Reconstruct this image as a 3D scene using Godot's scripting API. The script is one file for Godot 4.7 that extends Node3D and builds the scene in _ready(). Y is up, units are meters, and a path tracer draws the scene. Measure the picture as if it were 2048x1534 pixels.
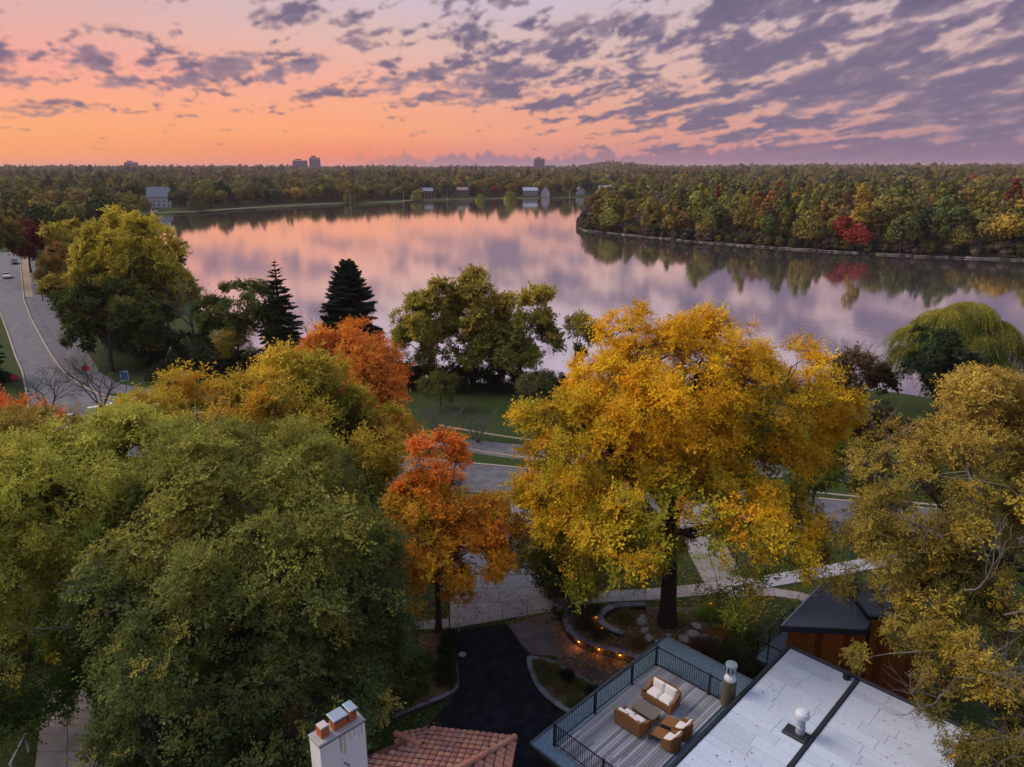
extends Node3D
# A lake at dusk in autumn, seen from above the gardens on its shore.

class Mb:
	# collects triangles for one mesh; corners are given counter-clockwise as seen from the front
	var v := PackedVector3Array()
	var n := PackedVector3Array()
	var c := PackedColorArray()
	var col := Color.WHITE
	func tri(a: Vector3, b: Vector3, d: Vector3):
		var q := (b - a).cross(d - a).normalized()
		v.append(a); v.append(d); v.append(b)
		n.append(q); n.append(q); n.append(q)
		c.append(col); c.append(col); c.append(col)
	func quad(a: Vector3, b: Vector3, d: Vector3, e: Vector3):
		tri(a, b, d); tri(a, d, e)
	func quadn(a: Vector3, b: Vector3, d: Vector3, e: Vector3, na: Vector3, nb: Vector3, nd: Vector3, ne: Vector3):
		v.append(a); v.append(d); v.append(b); v.append(a); v.append(e); v.append(d)
		n.append(na); n.append(nd); n.append(nb); n.append(na); n.append(ne); n.append(nd)
		for i in 6: c.append(col)
	func box(p: Vector3, s: Vector3, b := Basis()):
		var x := b.x * s.x / 2.0
		var y := b.y * s.y / 2.0
		var z := b.z * s.z / 2.0
		quad(p - x - y + z, p + x - y + z, p + x + y + z, p - x + y + z)
		quad(p + x - y - z, p - x - y - z, p - x + y - z, p + x + y - z)
		quad(p + x - y + z, p + x - y - z, p + x + y - z, p + x + y + z)
		quad(p - x - y - z, p - x - y + z, p - x + y + z, p - x + y - z)
		quad(p - x + y + z, p + x + y + z, p + x + y - z, p - x + y - z)
		quad(p - x - y - z, p + x - y - z, p + x - y + z, p - x - y + z)
	func bevel(p: Vector3, s: Vector3, e: float, b := Basis()):
		# a box whose four upper edges are chamfered
		var hx := s.x / 2.0
		var hz := s.z / 2.0
		var t := s.y / 2.0
		var lo := []
		var mi := []
		var hi := []
		for k in [[-1, 1], [1, 1], [1, -1], [-1, -1]]:
			lo.append(p + b * Vector3(k[0] * hx, -t, k[1] * hz))
			mi.append(p + b * Vector3(k[0] * hx, t - e, k[1] * hz))
			hi.append(p + b * Vector3(k[0] * (hx - e), t, k[1] * (hz - e)))
		for i in 4:
			var j := (i + 1) % 4
			quad(lo[i], lo[j], mi[j], mi[i])
			quad(mi[i], mi[j], hi[j], hi[i])
		quad(hi[0], hi[1], hi[2], hi[3])
		quad(lo[3], lo[2], lo[1], lo[0])
	func bar(a: Vector3, b: Vector3, w: float, h: float):
		# a straight bar of rectangular section from a to b
		var z := (b - a).normalized()
		var x := z.cross(Vector3.UP)
		x = Vector3.RIGHT if x.length() < 0.01 else x.normalized()
		box((a + b) / 2.0, Vector3(w, h, a.distance_to(b)), Basis(x, x.cross(-z).normalized() if false else z.cross(x).normalized(), z))
	func prism(poly: PackedVector2Array, y0: float, y1: float, bottom := false):
		var p := poly
		if Geometry2D.is_polygon_clockwise(p):
			p = p.duplicate(); p.reverse()
		# in x,z seen from above this order runs clockwise on the ground: flip for the top face
		var ix := Geometry2D.triangulate_polygon(p)
		for i in range(0, ix.size(), 3):
			var a := Vector3(p[ix[i]].x, y1, p[ix[i]].y)
			var b := Vector3(p[ix[i + 1]].x, y1, p[ix[i + 1]].y)
			var d := Vector3(p[ix[i + 2]].x, y1, p[ix[i + 2]].y)
			if (b - a).cross(d - a).y > 0: tri(a, b, d)
			else: tri(a, d, b)
		for i in p.size():
			var a := p[i]
			var b := p[(i + 1) % p.size()]
			quad(Vector3(b.x, y0, b.y), Vector3(a.x, y0, a.y), Vector3(a.x, y1, a.y), Vector3(b.x, y1, b.y))
	func tube(pts: Array, r: Array, sides := 6, cap := false):
		var rings := []
		var norms := []
		var x := Vector3.ZERO
		for i in pts.size():
			var t: Vector3 = (pts[mini(i + 1, pts.size() - 1)] - pts[maxi(i - 1, 0)]).normalized()
			if x == Vector3.ZERO:
				x = t.cross(Vector3(0.31, 0.2, 0.93)).normalized()
			x = (x - t * x.dot(t)).normalized()
			var y := t.cross(x)
			var ring := []
			var nn := []
			for k in sides:
				var a := TAU * k / sides
				var d := x * cos(a) + y * sin(a)
				nn.append(d); ring.append(pts[i] + d * r[i])
			rings.append(ring); norms.append(nn)
		for i in pts.size() - 1:
			for k in sides:
				var j := (k + 1) % sides
				quadn(rings[i][k], rings[i][j], rings[i + 1][j], rings[i + 1][k], norms[i][k], norms[i][j], norms[i + 1][j], norms[i + 1][k])
		if cap:
			for k in range(1, sides - 1):
				tri(rings[-1][0], rings[-1][k], rings[-1][k + 1])
				tri(rings[0][0], rings[0][k + 1], rings[0][k])
	func lathe(prof: Array, at: Vector3, segs := 16):
		# prof: [radius, height] from the bottom up
		for i in prof.size() - 1:
			var a = prof[i]
			var b = prof[i + 1]
			var sl := Vector2(b[1] - a[1], a[0] - b[0]).normalized()
			for k in segs:
				var t0 := TAU * k / segs
				var t1 := TAU * (k + 1) / segs
				var d0 := Vector3(cos(t0), 0, -sin(t0))
				var d1 := Vector3(cos(t1), 0, -sin(t1))
				var n0 := d0 * sl.x + Vector3.UP * sl.y
				var n1 := d1 * sl.x + Vector3.UP * sl.y
				quadn(at + d0 * a[0] + Vector3.UP * a[1], at + d1 * a[0] + Vector3.UP * a[1], at + d1 * b[0] + Vector3.UP * b[1], at + d0 * b[0] + Vector3.UP * b[1], n0, n1, n1, n0)
	func mesh() -> ArrayMesh:
		var a := []
		a.resize(Mesh.ARRAY_MAX)
		a[Mesh.ARRAY_VERTEX] = v
		a[Mesh.ARRAY_NORMAL] = n
		a[Mesh.ARRAY_COLOR] = c
		var m := ArrayMesh.new()
		if v.size():
			m.add_surface_from_arrays(Mesh.PRIMITIVE_TRIANGLES, a)
		return m

var rng := RandomNumberGenerator.new()
var used := {}
var M := {}
var bumps := {}

func R(a: float, b: float) -> float:
	return rng.randf_range(a, b)

func numbered(s: String) -> String:
	if not used.has(s):
		used[s] = 0
		return s
	used[s] += 1
	return "%s_%03d" % [s, used[s]]

func thing(called: String, label: String, category: String, at := Vector3.ZERO, turn := 0.0, group := "") -> Node3D:
	var o := Node3D.new()
	o.name = numbered(called)
	o.position = at
	o.rotation.y = turn
	add_child(o, true)
	tag(o, label, category, group)
	return o

func tag(o: Node, label: String, category := "", group := "", kind := ""):
	if label: o.set_meta("label", label)
	if category: o.set_meta("category", category)
	if group: o.set_meta("group", group)
	if kind: o.set_meta("kind", kind)

func part(called: String, m, mat: Material, parent: Node) -> MeshInstance3D:
	var o := MeshInstance3D.new()
	var s := called
	var k := 0
	while parent.has_node(NodePath(s)):
		k += 1
		s = "%s_%03d" % [called, k]
	o.name = s
	o.mesh = m.mesh() if m is Mb else m
	o.material_override = mat
	parent.add_child(o, true)
	return o

# many parts of one kind: numbering kept in a counter so that no look-up is needed
func parts(called: String, i: int, m: Mesh, mat: Material, parent: Node, t := Transform3D()) -> MeshInstance3D:
	var o := MeshInstance3D.new()
	o.name = called if i == 0 else "%s_%03d" % [called, i]
	o.mesh = m
	o.material_override = mat
	o.transform = t
	parent.add_child(o, true)
	return o

func struct(called: String, m, mat: Material) -> MeshInstance3D:
	var o := MeshInstance3D.new()
	o.name = numbered(called)
	o.mesh = m.mesh() if m is Mb else m
	o.material_override = mat
	o.set_meta("kind", "structure")
	add_child(o, true)
	return o

func pts(a: Array) -> PackedVector2Array:
	var p := PackedVector2Array()
	for i in range(0, a.size(), 2): p.append(Vector2(a[i], a[i + 1]))
	return p

func lin(r: float, g: float, b: float) -> Color:
	return Color(r, g, b).linear_to_srgb()

func noise_tex(freq: float, c0: Color, c1: Color, sd: int, oct := 4, size := 512, mid = null) -> NoiseTexture2D:
	var f := FastNoiseLite.new()
	f.seed = sd
	f.frequency = freq
	f.noise_type = FastNoiseLite.TYPE_SIMPLEX_SMOOTH
	f.fractal_octaves = oct
	var t := NoiseTexture2D.new()
	t.width = size; t.height = size
	t.seamless = true
	t.noise = f
	var g := Gradient.new()
	g.set_color(0, c0); g.set_color(1, c1)
	g.set_offset(0, 0.2); g.set_offset(1, 0.8)
	if mid != null: g.add_point(0.5, mid)
	t.color_ramp = g
	return t

func bump_tex(freq: float, sd: int, strength: float, oct := 4, size := 512, along := 1.0) -> NoiseTexture2D:
	var f := FastNoiseLite.new()
	f.seed = sd
	f.frequency = freq
	f.noise_type = FastNoiseLite.TYPE_SIMPLEX_SMOOTH
	f.fractal_octaves = oct
	var t := NoiseTexture2D.new()
	t.width = size; t.height = size
	t.seamless = true
	t.as_normal_map = true
	t.bump_strength = strength
	t.noise = f
	return t

# c0, c1: linear base colours between which a noise of the given size in metres wanders
func surf(c0: Color, c1: Color, metres: float, sd: int, rough := 0.85, freq := 0.02, bump := 0.0, world := true) -> StandardMaterial3D:
	var m := StandardMaterial3D.new()
	m.albedo_texture = noise_tex(freq, c0, c1, sd, 5)
	m.uv1_triplanar = true
	m.uv1_world_triplanar = world
	m.uv1_scale = Vector3.ONE / metres
	m.roughness = rough
	m.metallic_specular = 0.22
	if bump > 0.0:
		m.normal_enabled = true
		var key := "%.3f %.2f" % [freq, bump]
		if not bumps.has(key): bumps[key] = bump_tex(freq * 2.5, 7, bump * 8.0)
		m.normal_texture = bumps[key]
		m.normal_scale = 1.0
	return m

func flat(c: Color, rough := 0.6, metal := 0.0) -> StandardMaterial3D:
	var m := StandardMaterial3D.new()
	m.albedo_color = c
	m.roughness = rough
	m.metallic = metal
	return m

# leaves: the colour comes from the copies and the mesh
func leafy(back := 0.5, rough := 0.7) -> StandardMaterial3D:
	var m := StandardMaterial3D.new()
	m.vertex_color_use_as_albedo = true
	m.roughness = rough
	m.metallic_specular = 0.16
	m.backlight_enabled = true
	m.backlight = Color(back, back, back)
	return m

# ------------------------------------------------------------------ sky
const AZ := [-180.0, -110.0, -70.0, -35.0, -12.0, 0.0, 20.0, 35.0, 90.0, 180.0]
const EL := [0.0, 1.2, 2.6, 4.5, 6.5, 9.0, 12.0, 30.0, 90.0]
var sky_base := []
var sky_cover := []
var sn := FastNoiseLite.new()
var sw := FastNoiseLite.new()
var sd2 := FastNoiseLite.new()

func hexc(h: String) -> Color:
	return Color.html(h)

func sky_setup():
	# clear-sky colour, one row per azimuth, one column per elevation
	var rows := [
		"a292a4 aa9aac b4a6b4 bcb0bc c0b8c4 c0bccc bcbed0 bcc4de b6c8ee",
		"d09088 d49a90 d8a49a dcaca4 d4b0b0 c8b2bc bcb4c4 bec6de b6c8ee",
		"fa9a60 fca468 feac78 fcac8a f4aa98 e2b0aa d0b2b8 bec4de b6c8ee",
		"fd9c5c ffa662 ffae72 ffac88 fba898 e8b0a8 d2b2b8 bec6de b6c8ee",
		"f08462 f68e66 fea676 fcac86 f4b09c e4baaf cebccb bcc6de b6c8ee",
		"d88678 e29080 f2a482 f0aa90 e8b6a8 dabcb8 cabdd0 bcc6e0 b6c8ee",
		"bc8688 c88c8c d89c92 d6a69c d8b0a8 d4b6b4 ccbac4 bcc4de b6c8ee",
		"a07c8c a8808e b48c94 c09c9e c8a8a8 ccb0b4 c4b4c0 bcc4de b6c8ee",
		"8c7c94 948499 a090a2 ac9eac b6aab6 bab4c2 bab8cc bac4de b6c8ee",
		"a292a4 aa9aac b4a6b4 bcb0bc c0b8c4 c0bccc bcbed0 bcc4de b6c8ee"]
	for r in rows:
		var a := []
		for h in r.split(" "): a.append(hexc(h))
		sky_base.append(a)
	# how much cloud
	var cov := [
		[.6, .6, .65, .75, .85, .92, .92, .46, .2],
		[.30, .35, .4, .5, .6, .7, .72, .42, .2],
		[.10, .1, .2, .3, .4, .35, .3, .35, .2],
		[.00, .05, .22, .36, .52, .27, .22, .3, .2],
		[.05, .08, .10, .26, .40, .22, .22, .3, .2],
		[.38, .18, .2, .42, .62, .46, .28, .3, .3],
		[.60, .58, .70, .88, .86, .84, .72, .40, .25],
		[.66, .76, .90, .94, .84, .80, .90, .45, .25],
		[.60, .65, .75, .82, .88, .92, .92, .5, .2],
		[.6, .6, .65, .75, .85, .92, .92, .46, .2]]
	sky_cover = cov
	sn.seed = 11; sn.frequency = 1.0; sn.noise_type = FastNoiseLite.TYPE_SIMPLEX_SMOOTH; sn.fractal_octaves = 5; sn.fractal_gain = 0.52
	sw.seed = 5; sw.frequency = 1.0; sw.noise_type = FastNoiseLite.TYPE_SIMPLEX_SMOOTH; sw.fractal_octaves = 3
	sd2.seed = 31; sd2.frequency = 1.0; sd2.noise_type = FastNoiseLite.TYPE_SIMPLEX_SMOOTH; sd2.fractal_octaves = 4

func grid_at(a: Array, k: float) -> Array:
	for i in a.size() - 1:
		if k <= a[i + 1]:
			return [i, clampf((k - a[i]) / (a[i + 1] - a[i]), 0, 1)]
	return [a.size() - 2, 1.0]

# single clouds: azimuth, elevation, half width, half height, tilt (degrees), strength
const CLOUDS := [
	[-15.4, 10.4, 2.3, .75, .16, 1.0], [-11.5, 10.3, .9, .4, .1, .6], [-28.6, 6.9, 1.5, .75, .0, 1.0], [-25.0, 7.1, .6, .5, .1, .8], [-23.2, 7.3, 1.2, .3, .15, .8],
	[-22.3, 6.1, 2.8, .55, .22, .9], [-20.5, 6.8, 2.4, .85, .2, 1.1], [-26.5, 5.6, 1.8, .35, .1, .7],
	[-17.2, 6.6, 1.1, .7, .3, 1.0], [-14.9, 7.2, 1.5, .6, .3, 1.0], [-16.6, 7.8, 1.9, .28, .08, .8], [-35.2, 6.4, 2.2, 1.2, .05, 1.0], [-33.0, 5.5, 2.2, .4, .1, .7],
	[-14.3, 5.3, 1.9, .3, .15, .7], [-9.0, 5.8, 1.8, .25, .1, .5], [-11.0, 5.4, 1.6, .22, .1, .5],
	[-6.0, 6.9, 4.6, .42, .22, 1.0], [-1.5, 6.6, 3.6, .9, .14, 1.1], [1.0, 7.0, 2.6, .7, .05, 1.0], [-5.8, 5.2, 3.0, .3, .12, .8], [-1.0, 5.2, 3.2, .35, .1, .8],
	[-21.2, 11.6, 1.9, .55, .2, .9], [-17.2, 11.6, 1.2, .35, .1, .5], [-26.5, 8.6, 1.6, .3, -.1, .45], [-30.5, 4.1, 2.2, .2, .03, .6], [-32.0, 3.6, 1.6, .2, .1, .5],
	[-10.2, 9.4, 1.3, .3, .1, .7], [-7.6, 9.7, 1.3, .2, .1, .5], [-3.5, 9.7, 1.8, .3, .15, .4], [0.0, 11.6, 1.6, .4, 0., .9], [-4.2, 11.7, 1.4, .4, .15, .6],
	[1.2, 10.2, .8, .35, .2, .8], [4.2, 9.8, 1.7, .75, .25, 1.0], [7.0, 10.0, 2.2, .6, .35, 1.0], [10.2, 9.8, 1.6, .7, .45, 1.0], [2.2, 8.6, 2.8, .4, .1, .9], [-12.0, 10.0, 1.0, .2, .1, .3],
	[-11.0, 8.8, 1.5, .35, -.05, .5]]

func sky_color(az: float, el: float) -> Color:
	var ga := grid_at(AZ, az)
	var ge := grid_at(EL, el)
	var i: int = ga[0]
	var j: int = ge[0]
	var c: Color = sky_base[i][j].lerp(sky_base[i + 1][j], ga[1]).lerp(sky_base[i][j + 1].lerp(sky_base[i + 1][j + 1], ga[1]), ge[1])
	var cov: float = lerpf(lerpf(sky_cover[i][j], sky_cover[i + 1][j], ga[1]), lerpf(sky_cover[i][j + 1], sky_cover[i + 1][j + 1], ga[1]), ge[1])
	# the cloud layer is flat overhead: streets of cloud run together towards the glow
	var a := deg_to_rad(az + 52.0)
	var r := 1.0 / tan(deg_to_rad(el + 2.2))
	var s := cos(a) * r
	var t := sin(a) * r
	var wx := sw.get_noise_2d(s * 0.5, t * 0.8) * 0.5
	var nz := sn.get_noise_2d(s * 0.62 + wx, t * 1.05 + wx * 0.6) * 1.0
	var fine := sn.get_noise_2d(s * 1.9 + 40.0, t * 2.8)
	var ahead := 1.0 - smoothstep(55.0, 95.0, absf(az))
	if ahead > 0.0 and el < 30.0:
		# nearer the eye the heaps show their sides: rounder clouds in tilted rows
		var yy := 9.0 * log(el + 3.0) - az * 0.115
		var xx := az * (0.155 + 0.40 / (el + 3.0))
		var wv := sw.get_noise_2d(xx * 0.9, yy * 0.5) * 0.35
		var low := 1.0 - smoothstep(20.0, 30.0, el)
		nz = lerpf(nz, sn.get_noise_2d(xx * 0.95 + wv, yy * 0.62 + wv * 0.7) * 1.05, ahead * low)
		fine = lerpf(fine, sn.get_noise_2d(xx * 4.2 + 9.0, yy * 2.1 + 31.0), ahead * low)
	var d := nz + fine * 0.38 + (cov - 0.56) * 1.35
	if az > -42.0 and az < 14.0:
		var b := -1.0
		var bx := sw.get_noise_2d(az * 0.45, el * 0.9) * 1.0
		var by := sw.get_noise_2d(az * 0.45 + 30.0, el * 0.9) * 0.42
		for k in CLOUDS:
			var dx: float = az - k[0] + bx
			var dy: float = el - k[1] + by - dx * k[4]
			if absf(dx) < k[2] * 1.6 and absf(dy) < k[3] * 1.8:
				var q := 1.0 - sqrt((dx / k[2]) ** 2 + (dy / k[3]) ** 2)
				b = maxf(b, q * 0.55 * k[5])
		if b > -0.5:
			d = maxf(d, b + fine * 0.30 + 0.02)
	var m := smoothstep(-0.16, 0.34, d)
	var edge := smoothstep(-0.16, 0.02, d) * (1.0 - m)
	var deep := smoothstep(-0.45, 0.55, nz)
	# bases: mauve, warmer towards the glow
	var glow := clampf(1.0 - absf(az + 40.0) / 55.0, 0.0, 1.0) * clampf(1.0 - el / 16.0, 0.0, 1.0)
	var hi := Color(0.565, 0.495, 0.57).lerp(Color(0.71, 0.55, 0.56), glow)
	var lo := Color(0.415, 0.385, 0.495).lerp(Color(0.55, 0.445, 0.52), glow)
	var cc := hi.lerp(lo, clampf(deep + sd2.get_noise_2d(az * 0.34, el * 0.9) * 0.55 + fine * 0.45, 0.0, 1.0))
	c = c.lerp(Color(c.r * 1.03, c.g * 1.02, c.b * 0.98), edge)
	c = c.lerp(cc, m * lerpf(0.94, 0.55, smoothstep(14.0, 60.0, el)))
	# the bank low over the horizon on the right
	var top := 0.95 + sw.get_noise_1d(az * 0.5) * 0.7 + sn.get_noise_1d(az * 0.9) * 0.4 + clampf((az - 2.0) / 30.0, 0.0, 1.0) * 0.9
	var bank := smoothstep(top + 0.22, top - 0.12, el + fine * 0.12) * smoothstep(-14.0, -4.0, az) * (1.0 - smoothstep(70.0, 120.0, az))
	c = c.lerp(Color(0.60, 0.46, 0.53).lerp(Color(0.49, 0.42, 0.52), clampf((az - 2.0) / 26.0, 0, 1)), bank * 0.85)
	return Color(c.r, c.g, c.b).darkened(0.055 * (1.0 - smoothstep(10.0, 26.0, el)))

func put_sky(img_w: int, x0: int, x1: int, y0: int, y1: int) -> Image:
	var w := x1 - x0
	var h := y1 - y0
	var d := PackedByteArray()
	d.resize(w * h * 3)
	var k := 0
	for y in range(y0, y1):
		var el := 90.0 - (y + 0.5) * 360.0 / img_w
		for x in range(x0, x1):
			var az := (x + 0.5) * 360.0 / img_w   # a panorama begins straight ahead
			if az > 180.0: az -= 360.0
			var c := sky_color(az, maxf(el, 0.0))
			d[k] = clampi(roundi(c.r * 255.0), 0, 255); d[k + 1] = clampi(roundi(c.g * 255.0), 0, 255); d[k + 2] = clampi(roundi(c.b * 255.0), 0, 255)
			k += 3
	return Image.create_from_data(w, h, false, Image.FORMAT_RGB8, d)

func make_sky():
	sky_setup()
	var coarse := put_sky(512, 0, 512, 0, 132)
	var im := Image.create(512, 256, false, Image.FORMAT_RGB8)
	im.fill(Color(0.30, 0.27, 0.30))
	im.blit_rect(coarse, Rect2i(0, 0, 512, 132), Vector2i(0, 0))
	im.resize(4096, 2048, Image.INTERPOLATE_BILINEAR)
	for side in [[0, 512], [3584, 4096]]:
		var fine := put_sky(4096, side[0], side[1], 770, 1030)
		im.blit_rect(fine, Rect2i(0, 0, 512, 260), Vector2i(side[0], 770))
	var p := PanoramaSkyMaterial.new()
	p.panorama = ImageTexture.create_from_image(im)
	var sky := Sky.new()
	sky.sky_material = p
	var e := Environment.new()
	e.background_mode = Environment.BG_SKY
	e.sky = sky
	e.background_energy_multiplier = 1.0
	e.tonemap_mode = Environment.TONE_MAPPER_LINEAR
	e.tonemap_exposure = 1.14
	e.sdfgi_enabled = true
	e.ssao_enabled = true
	e.ssil_enabled = true
	e.fog_enabled = true
	e.fog_density = 0.00007
	e.fog_light_color = Color(0.82, 0.72, 0.78)
	var w := WorldEnvironment.new()
	w.name = "sky"
	w.environment = e
	add_child(w)

func _ready():
	rng.seed = 20241
	var cam := Camera3D.new()
	cam.name = "camera"
	cam.position = Vector3(0, 27, 0)
	cam.rotation_degrees = Vector3(-16.69, 0, 0)
	cam.fov = 56.72
	cam.near = 0.5
	cam.far = 12000
	add_child(cam)
	make_sky()
	var sun := DirectionalLight3D.new()
	sun.name = "sun"
	sun.light_energy = 1.05
	sun.light_color = Color(1.0, 0.92, 0.82)
	sun.light_angular_distance = 34.0
	sun.rotation_degrees = Vector3(-36, -106, 0)
	sun.shadow_enabled = true
	add_child(sun)
	make_materials()
	make_ground()
	make_far()
	make_trees()
	make_houses()
	make_garden()
	make_details()

# ------------------------------------------------------------------ materials
func make_materials():
	M.grass = surf(lin(.018, .036, .010), lin(.052, .066, .020), 5.0, 3, 0.95, 0.03, 0.5)
	M.litter = surf(lin(.075, .045, .028), lin(.15, .10, .055), 3.0, 4, 0.95, 0.04, 0.6)
	M.soil = surf(lin(.06, .042, .03), lin(.16, .11, .075), 2.0, 5, 0.95, 0.05, 0.6)
	M.asphalt = surf(lin(.009, .010, .014), lin(.019, .020, .025), 6.0, 6, 0.75, 0.012, 0.12)
	M.asphalt.roughness = .95
	M.asphalt.metallic_specular = .1
	M.road = surf(lin(.105, .108, .122), lin(.15, .15, .165), 9.0, 7, 0.8, 0.012, 0.1)
	M.road2 = surf(lin(.085, .085, .10), lin(.13, .128, .145), 9.0, 8, 0.8, 0.012, 0.1)
	M.pad = surf(lin(.10, .085, .085), lin(.155, .13, .125), 5.0, 9, 0.8, 0.006, 0.1)
	M.pad_dark = surf(lin(.05, .05, .058), lin(.085, .08, .085), 5.0, 19, 0.8, 0.006, 0.1)
	M.conc = []
	for i in 4:
		M.conc.append(surf(lin(.25, .235, .24).darkened(0.03 * i), lin(.31, .29, .29).darkened(0.03 * i), 4.0, 10 + i, 0.9, 0.006))
	M.path = []
	for i in 3:
		M.path.append(surf(lin(.33, .34, .39).darkened(0.05 * i), lin(.40, .41, .46).darkened(0.04 * i), 4.0, 14 + i, 0.9, 0.006))
	M.kerb = surf(lin(.24, .20, .17), lin(.36, .30, .25), 1.5, 20, 0.9, 0.03, 0.2)
	M.brick_strip = surf(lin(.21, .16, .115), lin(.28, .215, .16), 2.0, 21, 0.9, 0.05, 0.2)
	M.paint = surf(lin(.5, .5, .5), lin(.75, .75, .75), 1.0, 22, 0.7, 0.03)
	M.bank = surf(lin(.05, .042, .034), lin(.17, .145, .12), 4.0, 23, 0.95, 0.06, 0.6)
	M.bark = surf(lin(.035, .027, .022), lin(.085, .068, .055), 0.7, 24, 0.95, 0.03, 1.0)
	M.bark_grey = surf(lin(.10, .095, .09), lin(.19, .18, .17), 0.7, 25, 0.95, 0.03, 1.0)
	M.leaf = leafy(.85)
	M.needle = leafy(0.25, 0.8)
	M.water = water()

func water() -> StandardMaterial3D:
	var m := StandardMaterial3D.new()
	m.albedo_color = lin(.80, .72, .71)
	m.metallic = 0.96
	m.metallic_specular = 0.7
	m.roughness = 0.05
	var t := bump_tex(0.016, 61, 3.0, 4, 1024)
	m.normal_enabled = true
	m.normal_texture = t
	m.normal_scale = 0.05
	m.uv1_triplanar = true
	m.uv1_world_triplanar = true
	m.uv1_scale = Vector3(1.0 / 52.0, 1.0, 1.0 / 21.0)
	return m

# ------------------------------------------------------------------ ground, lake, roads
var lake := PackedVector2Array()

func lake_sd(p: Vector2) -> float:
	# distance to the shore: above zero on land
	var best := 1e9
	var n := lake.size()
	for i in n:
		var a := lake[i]
		var b := lake[(i + 1) % n]
		var ab := b - a
		var t := clampf((p - a).dot(ab) / ab.length_squared(), 0, 1)
		best = minf(best, p.distance_squared_to(a + ab * t))
	best = sqrt(best)
	return -best if Geometry2D.is_point_in_polygon(p, lake) else best

var hn := FastNoiseLite.new()

func land(x: float, z: float) -> float:
	var p := Vector2(x, z)
	var d := p.length()
	var h := 0.0
	if d < 900.0:
		var s := lake_sd(p) + hn.get_noise_2d(x * 14.0, z * 14.0) * (1.2 + d * 0.006)
		h = -1.3 + (minf(s * 0.22, 1.3) if s > 0 else maxf(s * 0.3, -2.5))
	if d > 600.0:
		var az := rad_to_deg(atan2(x, -z))
		var up := smoothstep(650.0, 4200.0, d) * 15.0 + smoothstep(650, 1500, d) * smoothstep(4, 20, az) * 5.0
		up += hn.get_noise_2d(x * 0.7, z * 0.7) * 13.0 * smoothstep(700.0, 2200.0, d)
		up += 17.0 * exp(-((az - 8.0) / 2.6) ** 2) * smoothstep(2300, 3300, d) * (1.0 - smoothstep(4200, 5500, d))
		h += up
	return h

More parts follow.
